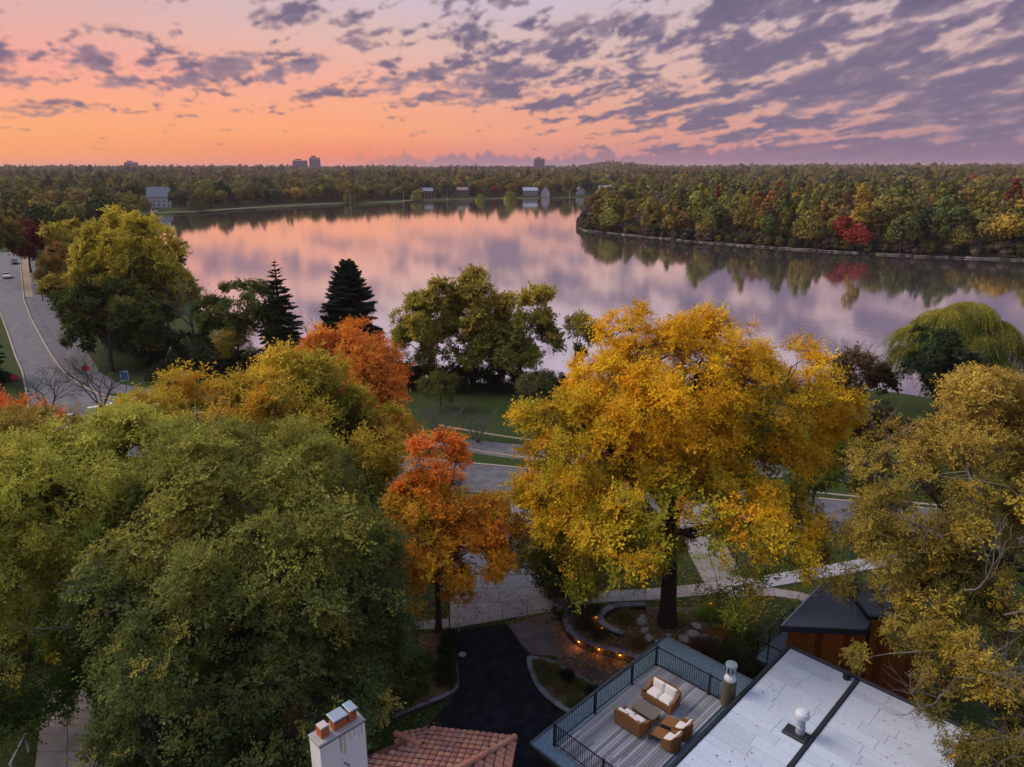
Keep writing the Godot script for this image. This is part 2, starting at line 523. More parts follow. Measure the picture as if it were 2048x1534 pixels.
func make_ground():
	hn.seed = 8; hn.frequency = 0.0035; hn.fractal_octaves = 3
	lake = pts([-245.05, -407.49, -235.52, -437.2, -227.01, -476.81, -206.08, -524.15, -184.6, -581.73, -163.84, -624.5, -144.6, -633.81, -123.31, -624.5, -103.04, -673.95, -68.38, -695.96, -32.49, -744.54, 13.67, -771.43, 56.74, -785.61, 90.5, -800.32, 117.2, -815.58, 108.62, -744.54, 77.23, -624.5, 47.88, -471.48, 34.6, -374.65, 36.01, -352.48, 51.58, -330.1, 65.76, -310.33, 76.87, -294.84, 89.5, -282.7, 101.15, -271.51, 113.76, -261.14, 126.22, -253.06, 140.56, -243.99, 167.48, -234.18, 198.76, -222.62, 238.36, -202.53, 124.79, -95.78, 91.67, -83.68, 79.25, -83.68, 64.97, -85.67, 56.8, -87.74, 48.47, -90.58, 39.53, -93.35, 26.29, -95.28, 12.46, -96.53, -1.69, -95.78, -8.71, -95.78, -16.8, -98.07, -23.85, -100.73, -32.01, -103.53, -41.69, -109.58, -51.48, -122.31, -61.9, -141.11, -73.78, -165.54, -89.85, -198.53, -116.04, -246.95, -151.17, -301.29, -195.62, -352.48])
	# the ground: rings round the place below the drone, one sheet
	var rad := [0.0]
	var r := 6.0
	while r < 9500.0:
		rad.append(r)
		r += maxf(3.0, r * 0.018)
	var azs := []
	var a := -180.0
	while a < 180.01:
		azs.append(a)
		a += 0.5 if absf(a + 0.01) < 48.0 else 4.0
	var m := Mb.new()
	var row0 := []
	for i in rad.size():
		var row := []
		for k in azs:
			var x: float = rad[i] * sin(deg_to_rad(k))
			var z: float = -rad[i] * cos(deg_to_rad(k))
			row.append(Vector3(x, land(x, z) if absf(k) < 62.0 else (0.0 if rad[i] < 900 else 8.0), z))
		if i > 0:
			for k in azs.size() - 1:
				if i > 1: m.quad(row0[k], row0[k + 1], row[k + 1], row[k])
				else: m.tri(row0[k], row[k + 1], row[k])
		row0 = row
	struct("ground", m, M.grass)
	m = Mb.new()
	m.quad(Vector3(-700, -1.2, -30), Vector3(900, -1.2, -30), Vector3(900, -1.2, -1000), Vector3(-700, -1.2, -1000))
	struct("lake_water", m, M.water)
	# roads
	sheet("parkway", pts([-169.81, -246.88, -146.75, -213.15, -126.26, -182.84, -106.33, -153.35, -90.69, -131.76, -78.16, -115.25, -69.34, -103.71, -62.65, -95.41, -58.1, -90.53, -52.04, -85.04, -48.15, -83.01, -41.53, -80.69, -29.9, -76.55, -17.66, -72.79, -8.72, -70.8, -3.86, -69.34, 0, -68.35, 1.33, -68.07, 13.79, -66.05, 32.35, -62.9, 30.54, -58.92, 13.03, -61.95, 1.27, -64.25, 0, -64.5, -4.2, -66.05, -8.89, -67.66, -17.47, -69.48, -28.03, -71.25, -37.12, -71.25, -44.58, -72.17, -52.36, -72.47, -57.44, -80.12, -62.41, -87.16, -68.31, -95.41, -75.93, -105.23, -87.78, -120.96, -101.63, -139.14, -135.66, -182.84, -182.87, -246.88]), .012, M.road)
	road("local_street", [[-62, -70], [-40, -69], [-20, -63.5], [1, -59], [20, -54], [50, -47]], [7, 7, 6.5, 6, 6, 6], .016, M.road2)
	sheet("cycle_path", pts([-166.37, -246.88, -144.07, -213.15, -123.82, -182.84, -107.58, -158.5, -92.36, -136.59, -78.99, -119, -67.6, -103.71, -61.6, -96.71, -55.98, -90.53, -50.28, -86.08, -42.62, -83.01, -36.61, -81.83, -37.92, -85.04, -44.16, -86.3, -51.75, -89.83, -57.49, -95.41, -69.3, -111.72, -80.46, -127.23, -91.63, -141.78, -103.76, -158.5, -121.11, -182.84, -141.83, -213.15, -163.97, -246.88]), .02, M.road2)
	sheet("verge_strip", pts([-169.12, -246.88, -146.3, -213.15, -125.88, -182.84, -108.52, -157.18, -106.73, -157.18, -123.82, -182.84, -144.07, -213.15, -166.37, -246.88]), .024, M.brick_strip)
	sheet("brick_strip", pts([-108.09, -156.53, -90.41, -131.76, -77.91, -115.25, -69.11, -103.71, -62.44, -95.41, -57.9, -90.53, -51.84, -85.24, -50.17, -85.87, -55.84, -90.29, -61.45, -96.44, -67.42, -103.41, -78.75, -118.62, -92.05, -136.1, -106.31, -156.53]), .024, M.road2)
	# kerbs with a face
	for k in [[pts([-169.64, -246.88, -146.6, -213.15, -126.13, -182.84, -106.22, -153.35, -90.59, -131.76, -78.08, -115.25, -69.26, -103.71, -62.58, -95.41, -58.04, -90.53, -51.92, -85.04, -48.25, -83.21]), .2], [pts([-135.66, -182.84, -101.63, -139.14, -87.78, -120.96, -75.93, -105.23, -68.31, -95.41, -62.41, -87.16, -57.5, -80.12, -53.94, -74.06]), .18],
		[[[-8, -73.8], [1, -69.7], [19, -64], [46, -56.6]], .1], [[[-8, -68.3], [1, -64.7], [18, -59.2], [45, -51.7]], .1], [[[-20, -66.9], [1, -62.1], [20, -57.1], [50, -50.1]], .1]]:
		var kb := Mb.new()
		kerbline(kb, k[0] if k[0] is PackedVector2Array else smooth(k[0]), .24, k[1])
		struct("kerb", kb, M.kerb)
	# crosswalk bars
	var i := 0
	for c in [[-49.3, -80.6], [-47.6, -82.4], [-46.0, -84.2], [-44.2, -80.0], [-42.4, -81.6], [-52.0, -77.2], [-53.8, -75.6]]:
		var bar := Mb.new()
		bar.box(Vector3(0, .024, 0), Vector3(2.6, .006, .65), Basis(Vector3.UP, .5))
		var o := struct("crosswalk_stripe", bar, M.paint)
		o.position = Vector3(c[0], 0, c[1])
	var seam := flat(lin(.06, .06, .065), .9)
	for c in [[-60.5, -97, 9], [-57.5, -93, 9], [-54.3, -89.5, 8.6], [-70.5, -107.5, 9], [-78.5, -118, 9], [-97, -143, 9]]:
		var bar := Mb.new()
		bar.box(Vector3(0, .018, 0), Vector3(c[2] - 1.0, .006, .13), Basis(Vector3.UP, -.55))
		var o := struct("road_joint", bar, seam)
		o.position = Vector3(c[0] - 3, 0, c[1])
	driveways()

func smooth(a: Array) -> PackedVector2Array:
	var c := Curve2D.new()
	for i in a.size():
		var p := Vector2(a[i][0], a[i][1])
		var q := Vector2(a[maxi(i - 1, 0)][0], a[maxi(i - 1, 0)][1])
		var s := Vector2(a[mini(i + 1, a.size() - 1)][0], a[mini(i + 1, a.size() - 1)][1])
		var t := (s - q) / 6.0
		var l := minf(p.distance_to(q) if i > 0 else 1e9, p.distance_to(s) if i < a.size() - 1 else 1e9)
		t = t.limit_length(l * 0.4)
		c.add_point(p, -t, t)
	var out := PackedVector2Array()
	var n := (a.size() - 1) * 8
	for i in n + 1:
		var f := float(i) / n * (a.size() - 1)
		out.append(c.samplef(f))
	return out

func ribbon(m: Mb, line: PackedVector2Array, widths: Array, y: float):
	var pl := Vector3.ZERO
	var pr := Vector3.ZERO
	for i in line.size():
		var t := (line[mini(i + 1, line.size() - 1)] - line[maxi(i - 1, 0)]).normalized()
		var f := float(i) / (line.size() - 1) * (widths.size() - 1)
		var k := mini(int(f), widths.size() - 2)
		var w: float = lerpf(widths[k], widths[k + 1], f - k) / 2.0
		var nn := Vector2(t.y, -t.x) * w
		var l := Vector3(line[i].x + nn.x, y, line[i].y + nn.y)
		var rr := Vector3(line[i].x - nn.x, y, line[i].y - nn.y)
		if i > 0: m.quad(pl, l, rr, pr) if (l - pl).cross(rr - pl).y > 0 else m.quad(pr, rr, l, pl)
		pl = l; pr = rr

func road(called: String, line: Array, widths: Array, y: float, mat: Material):
	var m := Mb.new()
	ribbon(m, smooth(line), widths, y)
	struct(called, m, mat)

func kerbline(m: Mb, line: PackedVector2Array, w: float, h: float):
	for i in line.size() - 1:
		var a := Vector3(line[i].x, h / 2.0, line[i].y)
		var b := Vector3(line[i + 1].x, h / 2.0, line[i + 1].y)
		var z := (b - a).normalized()
		m.bevel((a + b) / 2.0, Vector3(w, h, a.distance_to(b) + .02), .03, Basis(Vector3.UP.cross(z).normalized(), Vector3.UP, z))

# a slab of pavement between four corners, slightly proud and chamfered; shrunk so that joints stay open
func slab(i: int, q: PackedVector2Array, y: float, parent: Node, mats: Array, called := "paving_slab"):
	var c := Vector2.ZERO
	for p in q: c += p / q.size()
	var m := Mb.new()
	var p2 := PackedVector2Array()
	for p in q: p2.append(p + (c - p).normalized() * .018)
	var yy := y + R(-.006, .006)
	m.prism(p2, -.02, yy)
	parts(called, i, m.mesh(), mats[rng.randi() % mats.size()], parent)

# a grid of slabs over a four-cornered field
func slab_field(called: String, q: PackedVector2Array, nx: int, nz: int, y: float, mats: Array):
	var o := Node3D.new()
	o.name = numbered(called)
	o.set_meta("kind", "structure")
	add_child(o, true)
	var n := 0
	for i in nx:
		for k in nz:
			var c := PackedVector2Array()
			for d in [[0, 0], [1, 0], [1, 1], [0, 1]]:
				var u := float(i + d[0]) / nx
				var w := float(k + d[1]) / nz
				c.append(q[0].lerp(q[1], u).lerp(q[3].lerp(q[2], u), w))
			slab(n, c, y, o, mats)
			n += 1

func slab_walk(called: String, line: PackedVector2Array, width: float, len: float, y: float, mats: Array):
	var o := Node3D.new()
	o.name = numbered(called)
	o.set_meta("kind", "structure")
	add_child(o, true)
	var total := 0.0
	var cum := [0.0]
	for i in line.size() - 1:
		total += line[i].distance_to(line[i + 1]); cum.append(total)
	var n := int(total / len)
	var pl: Vector2
	var pr: Vector2
	for s in n + 1:
		var d := total * s / n
		var k := 0
		while k < line.size() - 2 and cum[k + 1] < d: k += 1
		var p := line[k].lerp(line[k + 1], (d - cum[k]) / (cum[k + 1] - cum[k]))
		var t := (line[mini(k + 2, line.size() - 1)] - line[maxi(k - 1, 0)]).normalized()
		var nn := Vector2(-t.y, t.x) * width / 2
		if s > 0: slab(s - 1, PackedVector2Array([pl, p + nn, p - nn, pr]), y, o, mats)
		pl = p + nn; pr = p - nn

func sheet(called: String, poly: PackedVector2Array, y: float, mat: Material):
	var m := Mb.new()
	m.prism(poly, y - .03, y)
	return struct(called, m, mat)

func driveways():
	sheet("asphalt_driveway", pts([-3.65, -37.46, -0.31, -37.96, 0.48, -35.97, 1.1, -34.79, 1.18, -33.55, 1.79, -32.07, 2.65, -30.88, 3.71, -29.61, 5.74, -27.98, 5.12, -24.1, -8.33, -24.1, -7.49, -26.21, -5.45, -27.98, -4.39, -29.37, -3.18, -31.5, -2.81, -32.35, -3.26, -35.06]), .02, M.asphalt)
	# the stained concrete pad under the terraced wall, then the darker one by the garage
	sheet("concrete_pad", pts([-0.25, -37.96, 2.55, -39.26, 3.24, -38.11, 3.8, -36.63, 4.64, -35.51, 3.64, -34.79, 2.38, -34.97, 1.22, -35.06, 0.54, -36.06]), .024, M.pad)
	sheet("garage_apron", pts([2.43, -34.88, 3.64, -34.71, 4.69, -35.42, 7.26, -33.97, 8.3, -32.15, 4.68, -31.39, 3.99, -32.46, 3.26, -33.55]), .028, M.pad_dark)
	# the driveway slabs, from the street down to the pavement
	slab_field("driveway_slabs", pts([-4.15, -43.59, 1.88, -43.59, 2.42, -40.42, -4.03, -40.14]), 2, 2, .035, M.conc)
	slab_field("driveway_slabs", pts([-3.69, -50.06, 1.49, -50.06, 1.88, -43.66, -4.15, -43.66]), 2, 3, .035, M.conc)
	slab_field("driveway_slabs", pts([-4.08, -56.34, 1.56, -56.34, 1.49, -50.14, -3.69, -50.14]), 2, 3, .035, M.conc)
	slab_field("pavement", pts([-4.03, -40.08, 2.62, -40.42, 2.62, -39.32, -3.81, -37.51]), 4, 1, .05, M.conc)
	slab_walk("pavement", pts([2.65, -39.91, 4.13, -40.53, 5.82, -40.93, 9.16, -41.16, 12.63, -41.74, 14.96, -42.22]), 1.3, 1.5, .05, M.conc)
	slab_walk("pavement", pts([-3.92, -38.06, -5.69, -37.81, -7.5, -37.51, -10.16, -37.01]), .9, 1.5, .05, M.conc)
	slab_walk("garden_path", pts([15.12, -41.98, 17.69, -42.78, 20.77, -43.59, 25.64, -45.04, 30.84, -46.64]), 1.35, 1.45, .075, M.path)
	slab_walk("garden_path", pts([14.36, -41.33, 16.6, -41.57, 18.52, -41.33, 20.07, -40.25, 21.43, -38.94]), 1.0, 1.4, .05, M.conc)
	slab_walk("garden_path", pts([14.62, -42.22, 14.52, -46.28, 14.74, -50.06, 15.21, -54.41]), 3.0, 1.9, .03, M.conc)
	slab_field("left_driveway", pts([-25.39, -32.15, -22.76, -32.15, -18.05, -24.6, -21.25, -24.6]), 2, 7, .035, M.conc)
	sheet("brick_patch", pts([22.87, -50.39, 25, -50.23, 24.54, -48.8, 22.71, -48.72]), .05, M.pad)

# ------------------------------------------------------------------ far trees
var far_protos := []
const PAL := {
	"olive": Color(.215, .185, .045), "dull green": Color(.095, .125, .04), "dark green": Color(.042, .066, .034), "yellow green": Color(.24, .25, .05),
	"gold": Color(.42, .29, .05), "rust orange": Color(.34, .15, .05), "red": Color(.30, .05, .035), "grey brown": Color(.19, .155, .13), "bronze": Color(.22, .135, .055)}

func blob_crown(m: Mb, seed_: int, w: float, h: float, base: float, lobes: int, per: int, size: float):
	var g := RandomNumberGenerator.new()
	g.seed = seed_
	for l in lobes:
		var a := g.randf() * TAU
		var up := g.randf_range(-.55, .95) if l > 0 else 1.0
		var rr := sqrt(maxf(0.0, 1.0 - up * up)) * g.randf_range(.6, .95)
		var lr := g.randf_range(.30, .46) * w
		var c := Vector3(cos(a) * rr * (w - lr), base + h + up * (h - lr * .8), sin(a) * rr * (w - lr))
		var tone := g.randf_range(.68, .95)
		for k in per:
			var d := Vector3(g.randfn(), g.randfn() + .25, g.randfn()).normalized()
			var p := c + d * lr * g.randf_range(.72, 1.06)
			var n := (d + Vector3(g.randfn(), g.randfn(), g.randfn()) * .26).normalized()
			var x := n.cross(Vector3(g.randfn(), g.randfn(), g.randfn())).normalized()
			var y := n.cross(x)
			var s := size * g.randf_range(.6, 1.25)
			var t := clampf(tone + g.randf_range(-.08, .07), .4, 1.0)
			m.col = Color(t, t * g.randf_range(.93, 1.0), t * g.randf_range(.8, 1.0))
			m.quad(p - x * s * .5, p - y * s * .34 + x * s * .1, p + x * s * .5, p + y * s * .34)

func fir_crown(m: Mb, seed_: int, w: float, h: float):
	var g := RandomNumberGenerator.new()
	g.seed = seed_
	for i in 26:
		var f := i / 26.0
		var r := w * pow(1.0 - f, .8) + .15
		for k in 9:
			var a := g.randf() * TAU
			var d := Vector3(cos(a), -.25, sin(a)).normalized()
			var p := Vector3(0, .6 + f * h, 0)
			var s := d.cross(Vector3.UP).normalized() * (r * .28 + .1)
			var t := g.randf_range(.6, 1.0)
			m.col = Color(t, t, t)
			var e := p + d * r * g.randf_range(.75, 1.1)
			m.quad(p, (p + e) / 2 - s, e, (p + e) / 2 + s + Vector3(0, .15, 0))

func make_far():
	# forms: [crown mesh, trunk mesh]
	for i in 9:
		var m := Mb.new()
		if i < 5: blob_crown(m, 70 + i, [5.0, 5.6, 4.6, 6.2, 5.2][i], [4.6, 5.0, 5.2, 4.8, 4.2][i], .9, 17, 70, .95)
		elif i == 5: blob_crown(m, 80, 3.0, 6.6, .6, 13, 66, .85)
		elif i == 6: fir_crown(m, 90, 2.8, 13.0)
		elif i == 7:   # willow form: a dome with hanging curtains
			blob_crown(m, 95, 5.4, 3.0, 4.4, 11, 50, .9)
			var g := RandomNumberGenerator.new()
			g.seed = 4
			for k in 420:
				var a := g.randf() * TAU
				var r := 5.6 * sqrt(g.randf_range(.3, 1.0))
				var top := 8.2 - r * .42
				var p := Vector3(cos(a) * r, top, sin(a) * r)
				var s := Vector3(-sin(a), 0, cos(a)) * .22
				var t := g.randf_range(.6, 1.0)
				m.col = Color(t, t, t * .9)
				var dn := Vector3(cos(a) * .3, -g.randf_range(3.0, 6.4), sin(a) * .3)
				m.quad(p - s, p + dn, p + dn + s * .6, p + s + Vector3(0, .3, 0))
		else:
			blob_crown(m, 97, 4.4, 4.6, 2.0, 12, 34, .55)
		var t := Mb.new()
		t.tube([Vector3(0, -1, 0), Vector3(.1, 2.5, 0), Vector3(0, 5.5, .1)], [.34, .26, .12], 5)
		for k in 4:
			var a := k * 1.7 + i
			t.tube([Vector3(0, 2.4 + k * .5, 0), Vector3(cos(a) * 1.4, 4.6 + k * .4, sin(a) * 1.4), Vector3(cos(a) * 2.6, 6.4 + k * .5, sin(a) * 2.6)], [.14, .09, .03], 4)
		far_protos.append([m.mesh(), t.mesh()])
	var names := PAL.keys()
	var mats := {}
	for k in names:
		var mm := leafy(.4, .8)
		mm.albedo_color = PAL[k].linear_to_srgb()
		mats[k] = mm
	# where trees can stand
	var spots := []
	var pn := FastNoiseLite.new()
	pn.seed = 77; pn.frequency = .012
	var r := 170.0
	while r < 6500.0:
		var s := 9.2 if r < 800.0 else lerpf(12.0, 32.0, clampf((r - 720.0) / 5000.0, 0, 1))
		var a := -41.0
		while a < 41.0:
			var az := a + R(-.45, .45) * rad_to_deg(s / r)
			var rr := r + R(-.45, .45) * s
			a += rad_to_deg(s / r)
			var p := Vector2(rr * sin(deg_to_rad(az)), -rr * cos(deg_to_rad(az)))
			var sd := 1e3
			if rr < 900.0:
				sd = lake_sd(p)
				if sd < 2.0: continue
				if az < 4.0 and rr > 380.0:
					if sd < 9.0 and R(0, 1) > .2: continue
					if sd > 9.0 and sd < 26.0: continue
				if az < -20.0 and rr < 330.0: continue
				if az < 3.0 and rr < 330.0: continue
			var ok := true
			for c in CLEAR:
				var hp := Vector2(c[0], c[1])
				if p.distance_to(hp) < c[2] or p.distance_to(Geometry2D.get_closest_point_to_segment(p, hp, hp * (1.0 - c[3] / hp.length()))) < c[2] * .55: ok = false
			if not ok: continue
			spots.append([rr, az, p, sd])
		r += s
	var piece := []   # the trees built one by one
	var rest := []
	for q in spots:
		if (q[1] > 3.0 and q[0] < 318.0 + 40.0 * smoothstep(20.0, 5.0, q[1]) and piece.size() < 255): piece.append(q)
		else: rest.append(q)
	var front := []
	for q in rest:
		if q[0] > 330.0 and q[0] < 760.0 and q[1] < 4.0 and q[3] < 34.0: front.append(q)
	var picked := {}
	for i in front.size():
		if i % maxi(1, front.size() / 52) == 0 and picked.size() < 52:
			picked[front[i]] = true
	# labels count along rows that run beside the water
	var rank := {}
	var wooded := piece.duplicate()
	wooded.sort_custom(func(u, w): return u[2].x < w[2].x)
	var count := {}
	for q in wooded:
		var row := int(q[3] / 11.0)
		count[row] = count.get(row, 0) + 1
		rank[q] = count[row]
	var shore := picked.keys()
	shore.sort_custom(func(u, w): return u[1] < w[1])
	for i in shore.size(): rank[shore[i]] = i + 1
	for q in wooded + shore:
		var k := pick_colour(pn, q)
		var f := pick_form(k, q)
		var o := thing("shore_tree", "", "tree", Vector3(q[2].x, land(q[2].x, q[2].y) - .1, q[2].y), R(0, TAU), "trees of the lakeside woods")
		var sc := size_of(q)
		o.scale = Vector3(sc * R(.9, 1.1), sc * R(.92, 1.12), sc)
		parts("crown", 0, far_protos[f][0], mats[k], o)
		parts("trunk", 0, far_protos[f][1], M.bark_grey if f == 8 else M.bark, o)
		var form: String = ["round", "round", "domed", "broad", "broad", "narrow", "conifer", "weeping", "thin"][f]
		var l := "%s %s tree, " % [k, form]
		if q[1] > 3.0: l += "%s, %s from the wooded point's tip" % [["waterside row", "second row", "third row", "fourth row", "fifth row", "sixth row", "seventh row", "eighth row", "ninth row", "tenth row"][mini(int(q[3] / 11.0), 9)], ordinal(rank[q])]
		else: l += "%s from the left along the far shore" % ordinal(rank[q])
		o.set_meta("label", l)
	for w in [[-90.0, -690.0, .95, "yellow weeping willow left of the brick house on the far shore"], [-31.0, -712.0, .9, "yellow weeping willow on the far shore, left one of the pair"], [-2.0, -722.0, 1.15, "broad green weeping willow on the far shore, right one of the pair"]]:
		var o := thing("far_willow", w[3], "tree", Vector3(w[0], land(w[0], w[1]) - .6, w[1]), w[0], "far willows")
		o.scale = Vector3(w[2], w[2], w[2])
		parts("crown", 0, far_protos[7][0], mats["yellow green"], o)
		parts("trunk", 0, far_protos[7][1], M.bark, o)
	# brush that fills the bank under the trees
	var brush := MultiMesh.new()
	brush.transform_format = MultiMesh.TRANSFORM_3D
	brush.use_colors = true
	brush.mesh = far_protos[2][0]
	var bt := []
	for i in 1500:
		var f := R(17.0, 28.9)
		var q := int(f)
		var p := lake[q].lerp(lake[q + 1], f - q)
		var away := Vector2(p.x, p.y).normalized()
		p += away * R(1.0, 24.0)
		var s := R(.14, .42)
		bt.append(Transform3D(Basis(Vector3.UP, R(0, TAU)).scaled(Vector3(s * 1.2, s, s * 1.2)), Vector3(p.x, land(p.x, p.y) - .2, p.y)))
	brush.instance_count = bt.size()
	for i in bt.size():
		brush.set_instance_transform(i, bt[i])
		brush.set_instance_color(i, [PAL["dark green"], PAL["dull green"], PAL["grey brown"], PAL["olive"]][rng.randi() % 4] * R(.4, .8))
	var bo := MultiMeshInstance3D.new()
	bo.name = "waterside_brush"
	bo.multimesh = brush
	bo.material_override = leafy(.3, .8)
	tag(bo, "low dark brush under the trees along the wooded point's bank", "brush", "", "stuff")
	add_child(bo, true)
	# the rest reads as one far wood
	var by := []
	for f in far_protos.size(): by.append([])
	for q in rest:
		if picked.has(q): continue
		var k := pick_colour(pn, q)
		by[pick_form(k, q)].append([q, k])
	var wood := Node3D.new()
	wood.name = "far_woods"
	tag(wood, "mixed autumn woods running back from the lake to the horizon", "woods", "", "stuff")
	add_child(wood, true)
	var n := 0
	for f in far_protos.size():
		var mm := MultiMesh.new()
		mm.transform_format = MultiMesh.TRANSFORM_3D
		mm.use_colors = true
		mm.mesh = far_protos[f][0]
		mm.instance_count = by[f].size()
		for i in by[f].size():
			var q = by[f][i][0]
			var sc := size_of(q)
			var b := Basis(Vector3.UP, R(0, TAU)).scaled(Vector3(sc * R(.9, 1.15), sc * R(.88, 1.1), sc))
			mm.set_instance_transform(i, Transform3D(b, Vector3(q[2].x, land(q[2].x, q[2].y) - .2, q[2].y)))
			var c: Color = PAL[by[f][i][1]]
			mm.set_instance_color(i, c * R(.62, 1.3))
		var o := MultiMeshInstance3D.new()
		o.name = "tree_crowns" if n == 0 else "tree_crowns_%03d" % n
		o.multimesh = mm
		o.material_override = leafy(.4, .8)
		o.set_meta("kind", "stuff")
		wood.add_child(o, true)
		n += 1

func ordinal(n: int) -> String:
	var ones := ["", "first", "second", "third", "fourth", "fifth", "sixth", "seventh", "eighth", "ninth", "tenth", "eleventh", "twelfth", "thirteenth", "fourteenth", "fifteenth", "sixteenth", "seventeenth", "eighteenth", "nineteenth"]
	if n < 20: return ones[n]
	var tens := ["", "", "twent", "thirt", "fort", "fift", "sixt", "sevent", "eight", "ninet"]
	return tens[n / 10] + ("ieth" if n % 10 == 0 else "y-" + ones[n % 10])

func size_of(q) -> float:
	var s := R(.85, 1.45) if R(0, 1) < .95 else R(1.4, 1.75)
	if q[0] < 720.0 and q[3] < 9.0: s = R(.8, 1.3)
	if q[0] > 780.0: s *= 1.22
	if q[0] > 1200.0: s *= lerpf(1.05, 1.7, clampf((q[0] - 1200.0) / 4000.0, 0, 1))
	return s

func pick_colour(pn: FastNoiseLite, q) -> String:
	var u := R(0, 1) * (1.0 if q[0] < 480.0 or R(0, 1) < .35 else .84) + pn.get_noise_2d(q[2].x, q[2].y) * .25
	if u < .08: return "dark green"
	if u < .27: return "dull green"
	if u < .58: return "olive"
	if u < .74: return "yellow green"
	if u < .79: return "bronze"
	if u < .88: return "grey brown"
	if u < .96: return "gold"
	if u < .98: return "rust orange"
	return "red" if R(0, 1) < .5 else "gold"

func pick_form(k: String, q) -> int:
	if k == "dark green": return 6 if R(0, 1) < .10 else rng.randi() % 5
	if k == "grey brown": return 8
	if q[0] < 720.0 and q[3] < 12.0 and q[1] < 4.0: return 7 if R(0, 1) < .3 else rng.randi() % 5
	if R(0, 1) < (.40 if q[1] > 3.0 and q[0] < 500.0 else .14): return 5
	return rng.randi() % 5

# places kept free of trees: x, z, radius (houses), length of open ground before them
const CLEAR := [[-270.0, -560.0, 16.0, 90.0], [-90.0, -775.0, 12.0, 70.0], [-52.0, -775.0, 17.0, 60.0], [36.0, -790.0, 8.0, 40.0], [20.0, -815.0, 10.0, 30.0], [79.0, -850.0, 9.0, 60.0], [108.0, -870.0, 14.0, 60.0], [122.0, -690.0, 10.0, 60.0], [143.0, -690.0, 11.0, 60.0]]

# ------------------------------------------------------------------ near trees
var boughs := {}

# one bough of leaves, about a metre across; several of each kind are drawn
func bough(kind: String, seed_: int) -> ArrayMesh:
	var g := RandomNumberGenerator.new()
	g.seed = seed_
	var m := Mb.new()
	var stems := 9
	var leaf := .15
	var wide := .55
	var per := 13
	match kind:
		"ash": stems = 12; leaf = .135; wide = .42; per = 14
		"small": stems = 9; leaf = .10; wide = .55; per = 11
		"broad": stems = 9; leaf = .19; wide = .62; per = 12
		"coarse": stems = 9; leaf = .30; wide = .5; per = 9
	for s in stems:
		var a := TAU * s / stems + g.randf_range(-.4, .4)
		var rise := g.randf_range(.05, 1.5)
		var d := Vector3(cos(a), rise, sin(a)).normalized()
		var len := g.randf_range(.55, 1.0)
		var side := d.cross(Vector3.UP).normalized()
		var tone := g.randf_range(.72, .95)
		m.col = Color(.32, .24, .16)
		var tip := d * len
		m.quad(Vector3.ZERO - side * .012, side * .012, tip + side * .004, tip - side * .004)
		for k in per:
			var f := lerpf(.22, 1.05, float(k) / per)
			var p := d * len * f + Vector3(0, .06 * len * f * f, 0) + Vector3(g.randfn(), g.randfn() * .7, g.randfn()) * .05
			var out := (d * .55 + side * (1.0 if k % 2 else -1.0) * g.randf_range(.4, 1.0) + Vector3(0, g.randf_range(-.5, .45), 0)).normalized()
			var l := leaf * g.randf_range(.7, 1.25)
			var up := (Vector3.UP + Vector3(g.randfn(), g.randfn(), g.randfn()) * .45).normalized()
			var w := out.cross(up).normalized() * l * wide * .5
			var t := clampf(tone + g.randf_range(-.14, .14), .45, 1.0)
			m.col = Color(t, t * g.randf_range(.94, 1.0), t * g.randf_range(.75, 1.0))
			var mid := p + out * l * .45 - up * l * .06
			# a leaf folded along its midrib
			m.tri(p, mid - w, p + out * l)
			m.tri(p, p + out * l, mid + w)
	return m.mesh()

func fir_branch(seed_: int, needle: float) -> ArrayMesh:
	# a flat conifer branch of length one along +x
	var g := RandomNumberGenerator.new()
	g.seed = seed_
	var m := Mb.new()
	for k in 60:
		var f := lerpf(.12, 1.0, k / 60.0)
		var p := Vector3(f, -.12 * f * f + .05 * f, 0)
		var sd := 1.0 if k % 2 else -1.0
		var l := needle * (1.15 - f) * g.randf_range(.7, 1.15) + .05
		var e := p + Vector3(l * .75, g.randf_range(-.10, .03) * l * 3, sd * l)
		var w := Vector3(.03, 0, 0) + Vector3(0, .012, 0)
		var t := g.randf_range(.6, 1.0)
		m.col = Color(t, t, t * g.randf_range(.85, 1.0))
		m.quad(p - w, e - w * .3, e + w * .3, p + w)
		m.quad(p - Vector3(0, .03, 0), e, e + Vector3(.02, .02, 0), p + Vector3(0, .03, 0))
	return m.mesh()

func get_boughs(kind: String) -> Array:
	if not boughs.has(kind):
		var a := []
		for i in 6:
			match kind:
				"fir": a.append(fir_branch(300 + i, .36))
				"pine": a.append(fir_branch(320 + i, .5))
				_: a.append(bough(kind, 200 + i * 7 + kind.hash() % 50))
		boughs[kind] = a
	return boughs[kind]

func copies(called: String, i: int, mesh: Mesh, tr: Array, cols: Array, mat: Material, parent: Node):
	var mm := MultiMesh.new()
	mm.transform_format = MultiMesh.TRANSFORM_3D
	mm.use_colors = true
	mm.mesh = mesh
	mm.instance_count = tr.size()
	for k in tr.size():
		mm.set_instance_transform(k, tr[k])
		mm.set_instance_color(k, cols[k])
	var o := MultiMeshInstance3D.new()
	o.name = called if i == 0 else "%s_%03d" % [called, i]
	o.multimesh = mm
	o.material_override = mat
	o.set_meta("kind", "stuff")
	parent.add_child(o, true)

var cn := FastNoiseLite.new()

